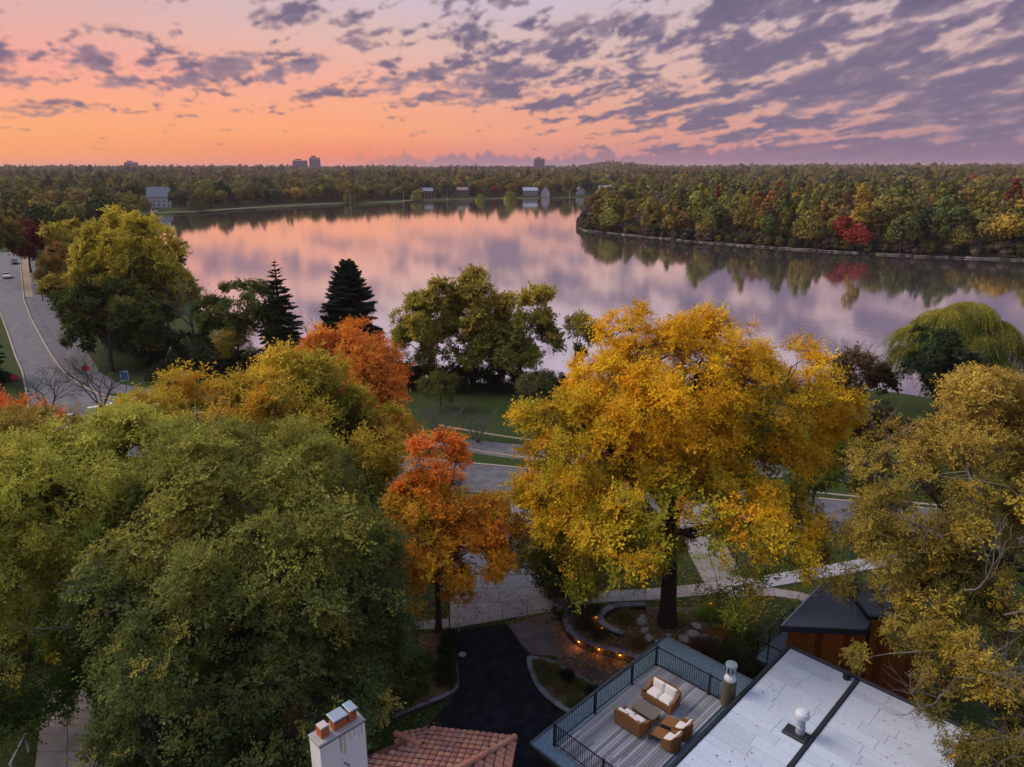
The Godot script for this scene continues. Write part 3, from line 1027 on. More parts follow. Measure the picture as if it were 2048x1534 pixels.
# lobes: [x, y, z, radius, upright radius] in the world; hues: leaf colours from crown bottom to top, autumn turning, in some also painted light from above, then the stray one
func leaf_tree(called: String, label: String, base: Vector3, lobes: Array, o: Dictionary) -> Node3D:
	var t := thing(called, label, "tree", base, 0.0, o.get("group", ""))
	var kind: String = o.get("kind", "maple")
	var n: int = o.get("n", 600)
	var size: float = o.get("size", 1.0)
	var hues: Array = o.hues
	var gap: float = o.get("gap", 0.0)     # how much of the crown stays open
	var lo := 1e9
	var hi := -1e9
	var wsum := 0.0
	for l in lobes:
		lo = minf(lo, l[1] - l[4]); hi = maxf(hi, l[1] + l[4]); wsum += l[3] * l[4] * (l[5] if l.size() > 5 else 1.0)
	var at := []
	var outs := []
	var shade := []
	var heart := []
	var mids := []
	var guard := 0
	while at.size() < n and guard < n * 30:
		guard += 1
		var u := R(0, wsum)
		var l
		for q in lobes:
			l = q
			u -= q[3] * q[4] * (q[5] if q.size() > 5 else 1.0)
			if u <= 0.0: break
		var d := Vector3(rng.randfn(), rng.randfn(), rng.randfn()).normalized()
		if d.y < -.55 and R(0, 1) < .75: continue
		var c := Vector3(l[0], l[1], l[2])
		var e := Vector3(l[3], l[4], l[3])
		var rough := 1.0 + cn.get_noise_3dv(c + d * 5.0) * .46
		var f := (.45 + .55 * sqrt(R(0, 1))) * rough
		var rc: float = o.get("clump", 1.0) * R(.5, 1.35)
		var p := c + d * (e - Vector3.ONE * minf(rc * .8, l[3] * .4)) * f
		if p.y < o.get("skirt", .6): continue
		var inside := false
		for q in lobes:
			if q != l:
				var z := (p - Vector3(q[0], q[1], q[2])) / Vector3(q[3], q[4], q[3])
				if z.length() < .55: inside = true
		if inside: continue
		if cn.get_noise_3dv(p * 4.6 + Vector3(70, 0, 0)) < gap * .9 - .16: continue
		# a clump: boughs that spread from one place, dark between one clump and the next
		var no := ((d / e).normalized() + Vector3(0, .35, 0)).normalized()
		for j in int(o.get("per", 9) * R(.5, 1.5)):
			var w := Vector3(rng.randfn(), rng.randfn(), rng.randfn()).normalized()
			if w.dot(no) < -.25: w = -w
			at.append(p - base + (w * .75 + no * (.15 + .55 * maxf(0.0, w.dot(no)))) * rc)
			outs.append((w + no * .55).normalized())
			shade.append(mids.size())
			heart.append(p - base)
		mids.append(p - base)
	# limbs
	var top := hi - base.y
	var tr: float = o.get("trunk", .35)
	var fork: float = o.get("fork", .28) * top
	var mid := Vector3.ZERO
	for p in at: mid += p / at.size()
	var lead := Vector3(mid.x * .75, top * .78, mid.z * .75)
	var trunk := Mb.new()
	var tp := []
	var trr := []
	for i in 9:
		var f := i / 8.0
		var w := Vector3(lead.x * f * f, lead.y * f, lead.z * f * f) + Vector3(sin(f * 5.0 + base.x), 0, cos(f * 6.0 + base.z)) * .18 * f
		if i == 0: w.y = -.3
		tp.append(w)
		trr.append(tr * (1.35 if i == 0 else 1.0) * pow(1.0 - f * .93, .8))
	trunk.tube(tp, trr, 10)
	var barkm: Material = M.bark_grey if o.get("grey", false) else M.bark
	part("trunk", trunk, barkm, t)
	var k: int = o.get("limbs", 9)
	var tips := []
	for i in k: tips.append(at[rng.randi() % at.size()])
	var sums := []
	for it in 3:
		sums = []
		for i in k: sums.append([Vector3.ZERO, 0])
		for p in at:
			var b := 0
			for i in k:
				if p.distance_squared_to(tips[i]) < p.distance_squared_to(tips[b]): b = i
			sums[b][0] += p; sums[b][1] += 1
		for i in k:
			if sums[i][1] > 0: tips[i] = sums[i][0] / sums[i][1]
	var limbs := []
	var lines := []
	for i in k:
		var f: float = clampf(.28 + .6 * (tips[i].y - fork) / maxf(1.0, top - fork) + R(-.08, .08), .2, .95)
		var f2 := clampf(f * .8, fork / top * .8, .9)
		var q := int(f2 * 8.0)
		var s: Vector3 = tp[q].lerp(tp[mini(q + 1, 8)], f2 * 8.0 - q)
		var e: Vector3 = tips[i]
		var c1 := s.lerp(e, .4) + Vector3(R(-.4, .4), -(e - s).length() * .06 + .3, R(-.4, .4))
		var c2 := s.lerp(e, .75) + Vector3(R(-.4, .4), .3, R(-.4, .4))
		var m := Mb.new()
		var r0 := tr * .5 * (1.0 - f2 * .55)
		var line := [s, c1, c2, e, e + (e - c2) * .6]
		m.tube(line, [r0, r0 * .72, r0 * .5, r0 * .3, r0 * .1], 6)
		limbs.append(m); lines.append(line)
	for p in mids:
		var b := 0
		for i in k:
			if p.distance_squared_to(tips[i]) < p.distance_squared_to(tips[b]): b = i
		var l: Array = lines[b]
		var best: Vector3 = l[3]
		for f in [1, 2, 3, 4]:
			for z in [0.0, .5]:
				var w: Vector3 = l[f].lerp(l[f - 1], z)
				if w.distance_to(p) < best.distance_to(p): best = w
		var h := best.lerp(p, .5) + Vector3(R(-.4, .4), R(-.1, .5), R(-.4, .4))
		var r1 := .016 + .008 * best.distance_to(p)
		limbs[b].tube([best, h, p], [r1, r1 * .7, .012], 4)
	for j in at.size():
		if j % int(o.get("twig_every", 2)): continue
		var b := j % k
		limbs[b].tube([heart[j], heart[j].lerp(at[j], .5) + Vector3(0, R(-.05, .1), 0), at[j] + outs[j] * .25], [.014, .010, .005], 3)
	for i in k: part("limb", limbs[i], barkm, t)
	# leaves
	var bk := get_boughs(kind)
	var sets := []
	var cols := []
	for b in bk: sets.append([]); cols.append([])
	var stray: float = o.get("stray", .12)
	var soft: float = o.get("turn", .35)
	for j in at.size():
		var p: Vector3 = at[j]
		var nn: Vector3 = (outs[j] * .9 + Vector3(0, .35, 0) + Vector3(rng.randfn(), rng.randfn(), rng.randfn()) * .28).normalized()
		var x := nn.cross(Vector3(rng.randfn(), rng.randfn(), rng.randfn())).normalized()
		var s := size * (R(.6, 1.1) if R(0, 1) < .86 else R(1.15, 1.7))
		var bs := Basis(x, nn, x.cross(nn)).scaled_local(Vector3(s, s * R(.8, 1.1), s))
		var v := rng.randi() % bk.size()
		sets[v].append(Transform3D(bs, p))
		var w := p + base
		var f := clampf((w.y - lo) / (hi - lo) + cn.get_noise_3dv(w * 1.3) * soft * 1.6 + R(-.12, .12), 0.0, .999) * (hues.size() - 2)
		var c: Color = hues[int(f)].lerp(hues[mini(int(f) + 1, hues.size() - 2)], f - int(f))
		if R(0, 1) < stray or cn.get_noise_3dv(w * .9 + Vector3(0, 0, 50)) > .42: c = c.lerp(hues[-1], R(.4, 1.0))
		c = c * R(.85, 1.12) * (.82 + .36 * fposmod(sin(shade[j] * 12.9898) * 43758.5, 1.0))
		cols[v].append(Color(minf(c.r, 1), minf(c.g, 1), minf(c.b, 1)))
	for v in bk.size():
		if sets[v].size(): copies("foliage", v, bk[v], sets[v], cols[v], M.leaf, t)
	return t

func fir_tree(called: String, label: String, base: Vector3, h: float, w: float, o: Dictionary) -> Node3D:
	var t := thing(called, label, "tree", base, 0.0, o.get("group", ""))
	var trunk := Mb.new()
	trunk.tube([Vector3(0, -.3, 0), Vector3(0, h * .5, 0), Vector3(0, h, 0)], [w * .055 + .05, w * .035 + .03, .02], 8)
	part("trunk", trunk, M.bark, t)
	var kind: String = o.get("kind", "fir")
	var bk := get_boughs(kind)
	var sets := []
	var cols := []
	for b in bk: sets.append([]); cols.append([])
	var tiers: int = o.get("tiers", 26)
	var blunt: float = o.get("blunt", .85)
	var from: float = o.get("from", .06)
	for i in tiers:
		var f := (i + R(-.3, .3)) / tiers
		f = clampf(f, 0, .985)
		var r := w * .5 * pow(1.0 - f, blunt) + .12
		var cnt := int(o.get("per", 9) * (1.0 - f * .45))
		for k in cnt:
			var a := R(0, TAU)
			var rr := r * R(.62, 1.12)
			var pitch := lerpf(o.get("low", -.32), o.get("high", .55), f) + R(-.12, .12)
			var d := Vector3(cos(a) * cos(pitch), sin(pitch), sin(a) * cos(pitch))
			var z := d.cross(Vector3.UP).normalized()
			var v := rng.randi() % bk.size()
			var bb := Basis(d * rr, z.cross(d) * rr * .9, z * rr)
			sets[v].append(Transform3D(bb, Vector3(0, h * (from + f * (1.0 - from)), 0)))
			var c: Color = o.hues[0].lerp(o.hues[1], R(0, 1)) * R(.8, 1.15)
			cols[v].append(c)
	for v in bk.size():
		if sets[v].size(): copies("foliage", v, bk[v], sets[v], cols[v], M.needle, t)
	return t

func willow_tree(called: String, label: String, base: Vector3, lobes: Array, hues: Array):
	var t := thing(called, label, "tree", base)
	var trunk := Mb.new()
	trunk.tube([Vector3(0, -.3, 0), Vector3(.3, 3, 0), Vector3(.1, 6, .2), Vector3(-.4, 9, 0)], [.7, .55, .4, .2], 8)
	part("trunk", trunk, M.bark, t)
	# a hanging strand of narrow leaves, three metres long
	var sm := []
	for i in 5:
		var g := RandomNumberGenerator.new()
		g.seed = 500 + i
		var m := Mb.new()
		for s in 7:
			var ox := g.randfn() * .22
			var oz := g.randfn() * .22
			var len := g.randf_range(1.3, 2.6)
			for k in 22:
				var f := float(k) / 22
				var bow := sqrt(f) * .85
				var p := Vector3(bow + ox * (1 + f), -f * len, oz * (1 + f))
				var a := g.randf() * TAU
				var e := p + Vector3(cos(a) * .11 + .05, -.22, sin(a) * .11)
				var w := Vector3(-sin(a), 0, cos(a)) * .028
				var tn := g.randf_range(.6, 1.0)
				m.col = Color(tn, tn, tn * g.randf_range(.8, 1.0))
				m.quad(p - w * .4, (p + e) / 2 - w, e, (p + e) / 2 + w)
		sm.append(m.mesh())
	var sets := [[], [], [], [], []]
	var cols := [[], [], [], [], []]
	var limb := Mb.new()
	for l in lobes:
		var c := Vector3(l[0], l[1], l[2]) - base
		limb.tube([Vector3(0, 4, 0), (c + Vector3(0, 5, 0)) * .5 + Vector3(0, 1, 0), c + Vector3(0, l[4] * .5, 0)], [.26, .17, .05], 6)
		var lt := R(-.35, .35)
		for k in int(l[3] * l[3] * 30):
			var a := R(0, TAU)
			var f := sqrt(R(0.02, 1))
			var y := sqrt(maxf(0.0, 1.0 - f * f))
			var p := c + Vector3(cos(a) * f * l[3], y * l[4] * R(.8, 1.0), sin(a) * f * l[3])
			var s := R(.7, 1.2)
			var v := rng.randi() % 5
			sets[v].append(Transform3D(Basis(Vector3.UP, -a + R(-.3, .3)).scaled(Vector3(s, s * (.3 + .75 * f), s)), p))
			var hc: Color = hues[0].lerp(hues[1], clampf(y * .7 + lt + R(-.2, .3) + cn.get_noise_3dv(p * 2.0) * .8, 0, 1)) * R(.8, 1.15)
			cols[v].append(hc)
	part("limb", limb, M.bark, t)
	for v in 5: copies("foliage", v, sm[v], sets[v], cols[v], M.leaf, t)

# a leafless tree: every branch splits again
func bare(m: Mb, p: Vector3, d: Vector3, len: float, r: float, depth: int):
	var q := p + d * len * .5 + Vector3(R(-.06, .06), R(0, .06), R(-.06, .06)) * len
	var e := p + d * len
	m.tube([p, q, e], [r, r * .85, r * .66], 5 if depth > 2 else 3)
	if depth == 0: return
	var k := 3 if R(0, 1) < .55 else 2
	for i in k:
		var s := (d + Vector3(rng.randfn(), rng.randfn() * .6 + .12, rng.randfn()) * .52).normalized()
		bare(m, e if i else q.lerp(e, R(.2, 1.0)), s, len * R(.62, .86), r * .62, depth - 1)

func bare_tree(called: String, label: String, base: Vector3, h: float, stems: int, depth: int, mat: Material, cat := "tree", group := "", spread := .45, lean := Vector3.ZERO):
	var t := thing(called, label, cat, base, 0.0, group)
	for s in stems:
		var m := Mb.new()
		var a := TAU * s / stems + R(-.4, .4)
		bare(m, Vector3(cos(a), -.3, sin(a)) * .1 * (1 if stems > 1 else 0), (Vector3(cos(a) * spread, 1, sin(a) * spread) * (1.0 if stems > 1 else 1.0) + lean).normalized() if stems > 1 else (Vector3(0, 1, 0) + lean).normalized(), h * .30, .045 + h * .011 / sqrt(stems), depth)
		part("stem", m, mat, t)
	return t

# leafless sprays that stand out of a crown
func bare_sprays(t: Node3D, spots: Array, mat: Material):
	for s in spots:
		var m := Mb.new()
		bare(m, s[0] - t.position, (s[1] as Vector3).normalized(), s[2], .05, 4)
		part("bare_branch", m, mat, t)

func shrub(called: String, label: String, base: Vector3, r: float, h: float, n: int, hues: Array, kind := "small", size := .5, group := "", cat := "shrub") -> Node3D:
	var t := thing(called, label, cat, base, 0.0, group)
	var stem := Mb.new()
	for i in 6:
		var a := TAU * i / 6 + R(-.3, .3)
		stem.tube([Vector3(cos(a), -.5, sin(a)) * .1, Vector3(cos(a) * r * .4, h * .5, sin(a) * r * .4), Vector3(cos(a) * r * .7, h * .85, sin(a) * r * .7)], [.03, .02, .01], 4)
	part("stem", stem, M.bark, t)
	var bk := get_boughs(kind)
	var sets := []
	var cols := []
	for b in bk: sets.append([]); cols.append([])
	for j in n:
		var d := Vector3(rng.randfn(), absf(rng.randfn()) + .1, rng.randfn()).normalized()
		var f := (.4 + .6 * sqrt(R(0, 1))) * (1.0 + cn.get_noise_3dv(base + d * 4.0) * .3)
		var p := d * Vector3(r, h, r) * f
		var nn := (d + Vector3(rng.randfn(), rng.randfn(), rng.randfn()) * .3 + Vector3(0, .3, 0)).normalized()
		var x := nn.cross(Vector3(rng.randfn(), rng.randfn(), rng.randfn())).normalized()
		var s := size * R(.75, 1.25)
		var v := rng.randi() % bk.size()
		sets[v].append(Transform3D(Basis(x, nn, x.cross(nn)).scaled_local(Vector3.ONE * s), p))
		var c: Color = hues[0].lerp(hues[1], clampf(R(0, 1) + cn.get_noise_3dv((base + p) * 3.0) * .5, 0, 1)) * R(.8, 1.15)
		cols[v].append(Color(minf(c.r, 1), minf(c.g, 1), minf(c.b, 1)))
	for v in bk.size():
		if sets[v].size(): copies("foliage", v, bk[v], sets[v], cols[v], M.leaf, t)
	return t

func make_trees():
	cn.seed = 9; cn.frequency = .11; cn.fractal_octaves = 3
	var green := [Color(.058, .090, .036), Color(.095, .145, .048), Color(.17, .215, .062), Color(.36, .37, .08), Color(.50, .44, .09)]  # dark low, bright on top: light from above painted into the leaf colours
	var lime := [Color(.07, .13, .03), Color(.20, .29, .05), Color(.46, .50, .09), Color(.58, .58, .11), Color(.66, .48, .07)]  # shaded lower and lit upper leaves painted into these colours
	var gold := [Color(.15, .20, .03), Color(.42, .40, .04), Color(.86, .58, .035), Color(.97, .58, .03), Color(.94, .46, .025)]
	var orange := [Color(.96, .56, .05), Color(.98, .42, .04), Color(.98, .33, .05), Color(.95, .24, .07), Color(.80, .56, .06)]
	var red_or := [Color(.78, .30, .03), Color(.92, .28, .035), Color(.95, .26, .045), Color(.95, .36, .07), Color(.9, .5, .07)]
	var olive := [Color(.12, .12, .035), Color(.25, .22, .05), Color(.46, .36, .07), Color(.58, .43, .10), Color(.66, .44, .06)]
	var t
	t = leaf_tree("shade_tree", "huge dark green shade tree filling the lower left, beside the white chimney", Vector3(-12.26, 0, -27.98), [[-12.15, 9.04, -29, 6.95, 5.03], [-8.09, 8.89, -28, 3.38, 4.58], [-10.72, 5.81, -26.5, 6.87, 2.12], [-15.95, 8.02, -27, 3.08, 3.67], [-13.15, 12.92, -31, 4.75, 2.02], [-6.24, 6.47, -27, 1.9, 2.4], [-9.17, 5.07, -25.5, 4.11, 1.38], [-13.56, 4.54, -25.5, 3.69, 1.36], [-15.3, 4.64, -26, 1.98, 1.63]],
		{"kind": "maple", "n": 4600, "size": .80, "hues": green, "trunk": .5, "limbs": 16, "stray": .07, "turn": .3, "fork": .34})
	bare_sprays(t, [[Vector3(-15.06, 12.2, -34.48), Vector3(.2, 1, .5), 1.6], [Vector3(-15.43, 11.5, -32.63), Vector3(-.2, 1, .6), 1.4], [Vector3(-15.57, 9, -26.5), Vector3(-.5, .5, .8), 1.5], [Vector3(-16.67, 8, -26.68), Vector3(-.8, .5, .6), 1.3], [Vector3(-9.59, 11, -32.24), Vector3(.5, 1, .3), 1.1]], M.bark_grey)
	leaf_tree("lime_tree", "bright lime green tree at the left edge below the orange tree", Vector3(-27.47, 0, -34.19), [[-22.15, 11.12, -32, 5.2, 4.02], [-25.87, 7.8, -31, 4.46, 4.76], [-23.25, 4.38, -29, 4.1, 3.07], [-20.24, 12.68, -34, 3.1, 2.2]],
		{"kind": "maple", "n": 2200, "size": .9, "hues": lime, "trunk": .35, "limbs": 10, "stray": .08, "turn": .5})
	leaf_tree("yellowing_maple", "yellow green maple behind the dark green shade tree, left of the orange red maple", Vector3(-19.55, 0, -54.41), [[-14.17, 12.17, -44, 4.08, 3.35], [-19.42, 11.32, -43, 4.18, 2.9], [-10.26, 10.34, -42, 3.48, 3.48], [-22.84, 11.02, -42, 3.47, 2.39], [-15.1, 9.4, -41, 6.24, 2.71], [-10.63, 7.49, -40, 2.78, 3.52]],
		{"kind": "maple", "n": 2300, "size": .95, "hues": [Color(.10, .14, .035), Color(.26, .29, .045), Color(.56, .48, .06), Color(.78, .58, .07), Color(.78, .42, .05)], "trunk": .4, "limbs": 10, "stray": .1, "turn": .45})
	leaf_tree("dull_gold_tree", "dull yellow green tree at the left edge just below the low orange tree", Vector3(-40.2, 0, -54.41), [[-30.25, 10.17, -42, 3.49, 1.65], [-33.5, 9.4, -41, 3.43, 2.37]],
		{"kind": "maple", "n": 420, "size": 1.0, "hues": [Color(.13, .14, .035), Color(.26, .24, .05), Color(.40, .32, .07), Color(.52, .30, .06)], "trunk": .25, "limbs": 6})
	leaf_tree("orange_tree", "low orange red tree at the left edge beside the street corner", Vector3(-47.81, 0, -62.9), [[-38.89, 7.83, -52, 2.92, 1.84], [-42.33, 7.21, -52, 2.73, 2.31]],
		{"kind": "maple", "n": 380, "size": .95, "hues": [Color(.7, .25, .03), Color(.85, .25, .04), Color(.88, .24, .05), Color(.9, .4, .06)], "trunk": .2, "limbs": 6})
	leaf_tree("orange_red_maple", "dense orange red maple standing behind the yellow green maple", Vector3(-14.07, 0, -59.46), [[-12.43, 12.95, -51, 2.98, 2.9], [-10.9, 10.35, -50, 3.15, 3.36], [-14.27, 11.69, -52, 2.29, 3.11], [-9.33, 8.75, -49, 2.02, 2.23], [-12.19, 7.57, -50, 3.39, 2.95]],
		{"kind": "maple", "n": 1500, "size": .9, "hues": red_or, "trunk": .3, "limbs": 9, "stray": .2, "turn": .6})
	leaf_tree("sparse_orange_maple", "small orange maple with a sparse red top beside the driveway", Vector3(-4.48, 0, -37.16), [[-3.86, 6.35, -36.5, 3.31, 1.63], [-4.71, 8.32, -37, 2.15, 1.97], [-4.1, 11.21, -37.5, 1.42, 2.08]+[.3], [-1, 6.78, -37.5, 1.76, 2.31]+[.8], [-6.23, 6.32, -36, 1.42, 1.79], [-4.17, 3.72, -36, 2.17, 0.85], [-2.43, 5.71, -36.5, 2.31, 1.49], [-5.53, 7.63, -36.5, 1.43, 1.78], [-2.72, 8.71, -37.5, 1.74, 1.37]+[.6], [-0.41, 8.47, -38, 1.17, 1.17]+[.4]],
		{"kind": "broad", "n": 1500, "size": .62, "clump": .5, "per": 6, "hues": orange, "trunk": .2, "limbs": 11, "stray": .1, "turn": .25, "fork": .18, "gap": .2, "twig_every": 1})
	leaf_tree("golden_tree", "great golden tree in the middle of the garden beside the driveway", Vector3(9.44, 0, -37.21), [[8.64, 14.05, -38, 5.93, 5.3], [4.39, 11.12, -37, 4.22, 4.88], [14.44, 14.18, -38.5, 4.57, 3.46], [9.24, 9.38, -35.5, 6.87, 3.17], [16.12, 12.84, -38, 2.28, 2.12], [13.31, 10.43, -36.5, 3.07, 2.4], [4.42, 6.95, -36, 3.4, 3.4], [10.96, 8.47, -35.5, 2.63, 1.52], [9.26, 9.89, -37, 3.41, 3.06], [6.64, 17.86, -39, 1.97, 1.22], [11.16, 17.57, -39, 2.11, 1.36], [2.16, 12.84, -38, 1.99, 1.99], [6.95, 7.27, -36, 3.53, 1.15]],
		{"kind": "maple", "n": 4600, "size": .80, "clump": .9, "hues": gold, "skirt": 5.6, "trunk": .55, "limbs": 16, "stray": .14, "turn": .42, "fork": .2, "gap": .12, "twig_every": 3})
	leaf_tree("young_green_tree", "young green tree between the golden tree and the thinning olive tree", Vector3(25.32, 0, -54.41), [[22, 6, -48, 1.83, 2.04], [23.19, 7.17, -49, 1.3, 1.3]], {"kind": "maple", "n": 420, "size": .8, "hues": [Color(.06, .11, .025), Color(.12, .20, .035), Color(.22, .28, .05), Color(.4, .34, .06)], "trunk": .12, "limbs": 5})
	leaf_tree("dark_thicket", "dark green leafy small tree at the left foot of the golden tree", Vector3(3.19, 0, -41.16), [[2.77, 4.17, -41, 1.77, 3.36], [3.35, 2.18, -39.5, 1.58, 1.8], [2.02, 6.75, -43, 1.49, 2.08]],
		{"kind": "maple", "n": 420, "size": .75, "hues": [Color(.04, .065, .022), Color(.06, .09, .028), Color(.11, .13, .035), Color(.2, .2, .045)], "trunk": .15, "limbs": 6})
	t = leaf_tree("thinning_tree", "thinning olive yellow tree with bare grey twigs along the right edge", Vector3(27.53, 0, -34.19), [[20.31, 12.37, -30, 4.4, 3.86], [22.74, 9.66, -28, 4.48, 4.48], [17.94, 9.53, -29.5, 3.28, 2.68], [22.4, 15.33, -32, 3.11, 2.59], [18.82, 8.28, -27, 2.86, 1.59], [25.54, 14.05, -32, 2.9, 3.17]],
		{"kind": "maple", "n": 2900, "size": .66, "clump": .8, "hues": olive, "trunk": .4, "limbs": 14, "stray": .1, "turn": .5, "fork": .2, "gap": .32, "grey": true, "twig_every": 1})
	bare_sprays(t, [[Vector3(17.78, 9, -22.79), Vector3(-.4, .3, .8), 1.5], [Vector3(16.28, 8.5, -22.03), Vector3(-.6, .1, .5), 1.4], [Vector3(19.11, 10.5, -23.8), Vector3(.2, .8, .8), 1.5], [Vector3(17.04, 12, -26.11), Vector3(-.4, .8, .5), 1.2], [Vector3(17.47, 11.5, -23.96), Vector3(-.2, .6, .8), 1.4], [Vector3(18.76, 13, -32.61), Vector3(-.4, 1, .1), 1.5], [Vector3(18.49, 8, -21.58), Vector3(-.3, .4, .8), 1.5]], M.bark_grey)
	leaf_tree("overhanging_tree", "yellow olive tree with its twigs hanging over the pale roof's right corner", Vector3(22.34, 0, -26.21), [[17.23, 7.62, -21.5, 2.03, 2.03], [14.35, 8.9, -23.5, 1.07, 0.93], [16.41, 8.83, -23, 1.73, 0.8], [19, 9.62, -22, 2.02, 2.02]],
		{"kind": "maple", "n": 800, "size": .5, "clump": .6, "hues": olive, "trunk": .22, "limbs": 9, "gap": .42, "grey": true, "twig_every": 1})
	# by the water
	willow_tree("weeping_willow", "weeping willow turning gold at the water's edge on the right", Vector3(50.53, 0, -76.04), [[49.67, 10.02, -80, 2.52, 2.05], [46.22, 8.49, -79, 1.94, 1.94], [55.41, 8.55, -80, 2.31, 2.19], [52.98, 10.99, -81, 2.31, 1.6], [47.36, 6.82, -77.5, 2.25, 2.25], [51.48, 7.4, -77.5, 2.47, 2.47], [57.67, 5.87, -80, 1.75, 2.35], [45.29, 6.14, -79, 1.38, 1.98], [53.83, 5.21, -77, 2.03, 2.03], [49.44, 4.48, -76.5, 1.91, 2.03]], [Color(.12, .17, .04), Color(.46, .40, .07)])
	leaf_tree("dark_green_tree", "rounded dark blue green tree standing in front of the weeping willow", Vector3(46.74, 0, -74.06), [[43.75, 8.52, -71, 2.48, 2.58], [42.76, 5.97, -70.5, 2.59, 2.59], [45.61, 5.97, -70.5, 2.33, 2.6]], {"kind": "coarse", "n": 420, "size": .8, "hues": [Color(.022, .045, .028), Color(.035, .065, .035), Color(.055, .09, .045), Color(.07, .10, .05)], "trunk": .25, "limbs": 6})
	var lk := "trees at the lakeside in the middle"
	var ol := [Color(.12, .16, .04), Color(.26, .28, .06), Color(.42, .38, .065), Color(.52, .42, .075), Color(.58, .38, .06)]
	leaf_tree("lakeside_tree", "many-stemmed olive tree, leftmost of the lakeside row", Vector3(-10.83, 0, -89.83), [[-10.76, 8.76, -89, 3.69, 2.83], [-9.22, 10.51, -90, 3.2, 2.54], [-12.48, 5.49, -89, 2.9, 2.55], [-9.93, 4.83, -89, 2.58, 3.26]], {"kind": "coarse", "n": 520, "size": 1.1, "hues": ol, "trunk": .25, "limbs": 8, "fork": .12, "gap": .46, "group": lk, "twig_every": 1})
	leaf_tree("lakeside_tree", "tallest olive tree in the middle of the lakeside row", Vector3(-5.19, 0, -89.38), [[-5.05, 11.15, -90, 3.51, 2.65], [-2.52, 7.9, -90, 3.23, 3.23], [-6.01, 7.46, -89, 3.2, 3.53], [-4.13, 4.16, -89, 2.91, 2.91]], {"kind": "coarse", "n": 560, "size": 1.1, "hues": ol, "trunk": .25, "limbs": 8, "fork": .12, "gap": .48, "group": lk, "twig_every": 1})
	leaf_tree("lakeside_tree", "slanting olive tree, rightmost of the lakeside row", Vector3(1.05, 0, -89.38), [[2.28, 10.69, -89, 3.16, 1.98], [1.67, 6.81, -89, 3.84, 3.17], [-0.89, 5.08, -88, 2.87, 2.53], [3.57, 5.08, -88, 2.55, 2.89]], {"kind": "coarse", "n": 520, "size": 1.1, "hues": ol, "trunk": .25, "limbs": 8, "fork": .12, "gap": .46, "group": lk, "twig_every": 1})
	leaf_tree("thin_tree", "thin green tree left of the golden tree's top, by the water", Vector3(8.38, 0, -90.53), [[8.48, 7.36, -88, 1.77, 1.77], [7.41, 4.42, -88, 1.6, 1.39]], {"kind": "coarse", "n": 60, "size": 1.0, "hues": ol, "trunk": .14, "limbs": 5, "gap": .3, "twig_every": 1})
	leaf_tree("thin_tree", "thin green tree touching the golden tree's upper left side", Vector3(12.03, 0, -90.53), [[11.58, 7.36, -88, 1.58, 1.58]], {"kind": "coarse", "n": 40, "size": .9, "hues": ol, "trunk": .12, "limbs": 4, "gap": .3, "twig_every": 1})
	fir_tree("pointed_spruce", "narrow dark spruce with tiers of branches by the water", Vector3(-33.21, 0, -99.96), 15.2, 7.6, {"hues": [Color(.034, .058, .036), Color(.066, .092, .054)], "tiers": 26, "per": 15, "blunt": .75})
	fir_tree("bushy_pine", "broad dark pine right of the narrow spruce", Vector3(-22.05, 0, -95.41), 15.4, 9.6, {"kind": "pine", "hues": [Color(.038, .06, .042), Color(.075, .10, .062)], "tiers": 27, "per": 19, "blunt": .5, "high": .9})
	leaf_tree("domed_green_tree", "domed green tree left of the narrow spruce", Vector3(-38.92, 0, -98.04), [[-38.8, 7.6, -100, 5.14, 3.88], [-41.96, 5.05, -100, 2.87, 3.25], [-36.24, 4.9, -99, 3.2, 3.57]], {"kind": "coarse", "n": 360, "size": 1.1, "hues": [Color(.035, .07, .022), Color(.075, .12, .03), Color(.13, .17, .035), Color(.2, .2, .04)], "trunk": .25, "limbs": 8, "gap": .2})
	leaf_tree("tall_yellow_tree", "tall yellow tree at the left shore with greener skirts", Vector3(-53.19, 0, -99.4), [[-58.73, 15.14, -112, 6.62, 5.44], [-54.79, 12.17, -111, 4.28, 7.04], [-63.4, 12.81, -112, 4.31, 4.31], [-59.1, 6.05, -110, 8.62, 7.01]], {"kind": "coarse", "n": 1200, "size": 1.35, "hues": [Color(.10, .13, .03), Color(.26, .25, .04), Color(.62, .53, .06), Color(.72, .60, .07), Color(.3, .3, .07)], "trunk": .4, "limbs": 10, "turn": .4})
	leaf_tree("dark_broad_tree", "dark green broad tree below the tall yellow tree, beside the cycle path", Vector3(-56.16, 0, -96.18), [[-57.88, 6.51, -100, 5.72, 4.98], [-62.31, 7.04, -101, 2.88, 3.62], [-52.32, 4.54, -99, 4.28, 4.28]], {"kind": "coarse", "n": 700, "size": 1.2, "hues": [Color(.025, .05, .018), Color(.045, .075, .022), Color(.09, .12, .028), Color(.3, .26, .04)], "trunk": .3, "limbs": 8})
	leaf_tree("olive_fringe_tree", "small yellow olive tree at the edge of the cycle path", Vector3(-80.25, 0, -125.08), [[-78.95, 6.05, -124, 3.07, 3.07]], {"kind": "coarse", "n": 150, "size": 1.2, "hues": [Color(.14, .15, .03), Color(.3, .27, .05), Color(.42, .34, .05), Color(.4, .25, .04)], "trunk": .2, "limbs": 5})
	leaf_tree("autumn_orange_tree", "orange and green tree beside the cycle path beyond the yellow tree", Vector3(-95.12, 0, -153.35), [[-91.84, 8.51, -146, 3.88, 3.88], [-86.82, 7.62, -145, 4.07, 4.58]], {"kind": "coarse", "n": 330, "size": 1.5, "hues": [Color(.10, .12, .03), Color(.3, .18, .04), Color(.5, .22, .06), Color(.12, .16, .04)], "trunk": .25, "limbs": 6, "stray": .35})
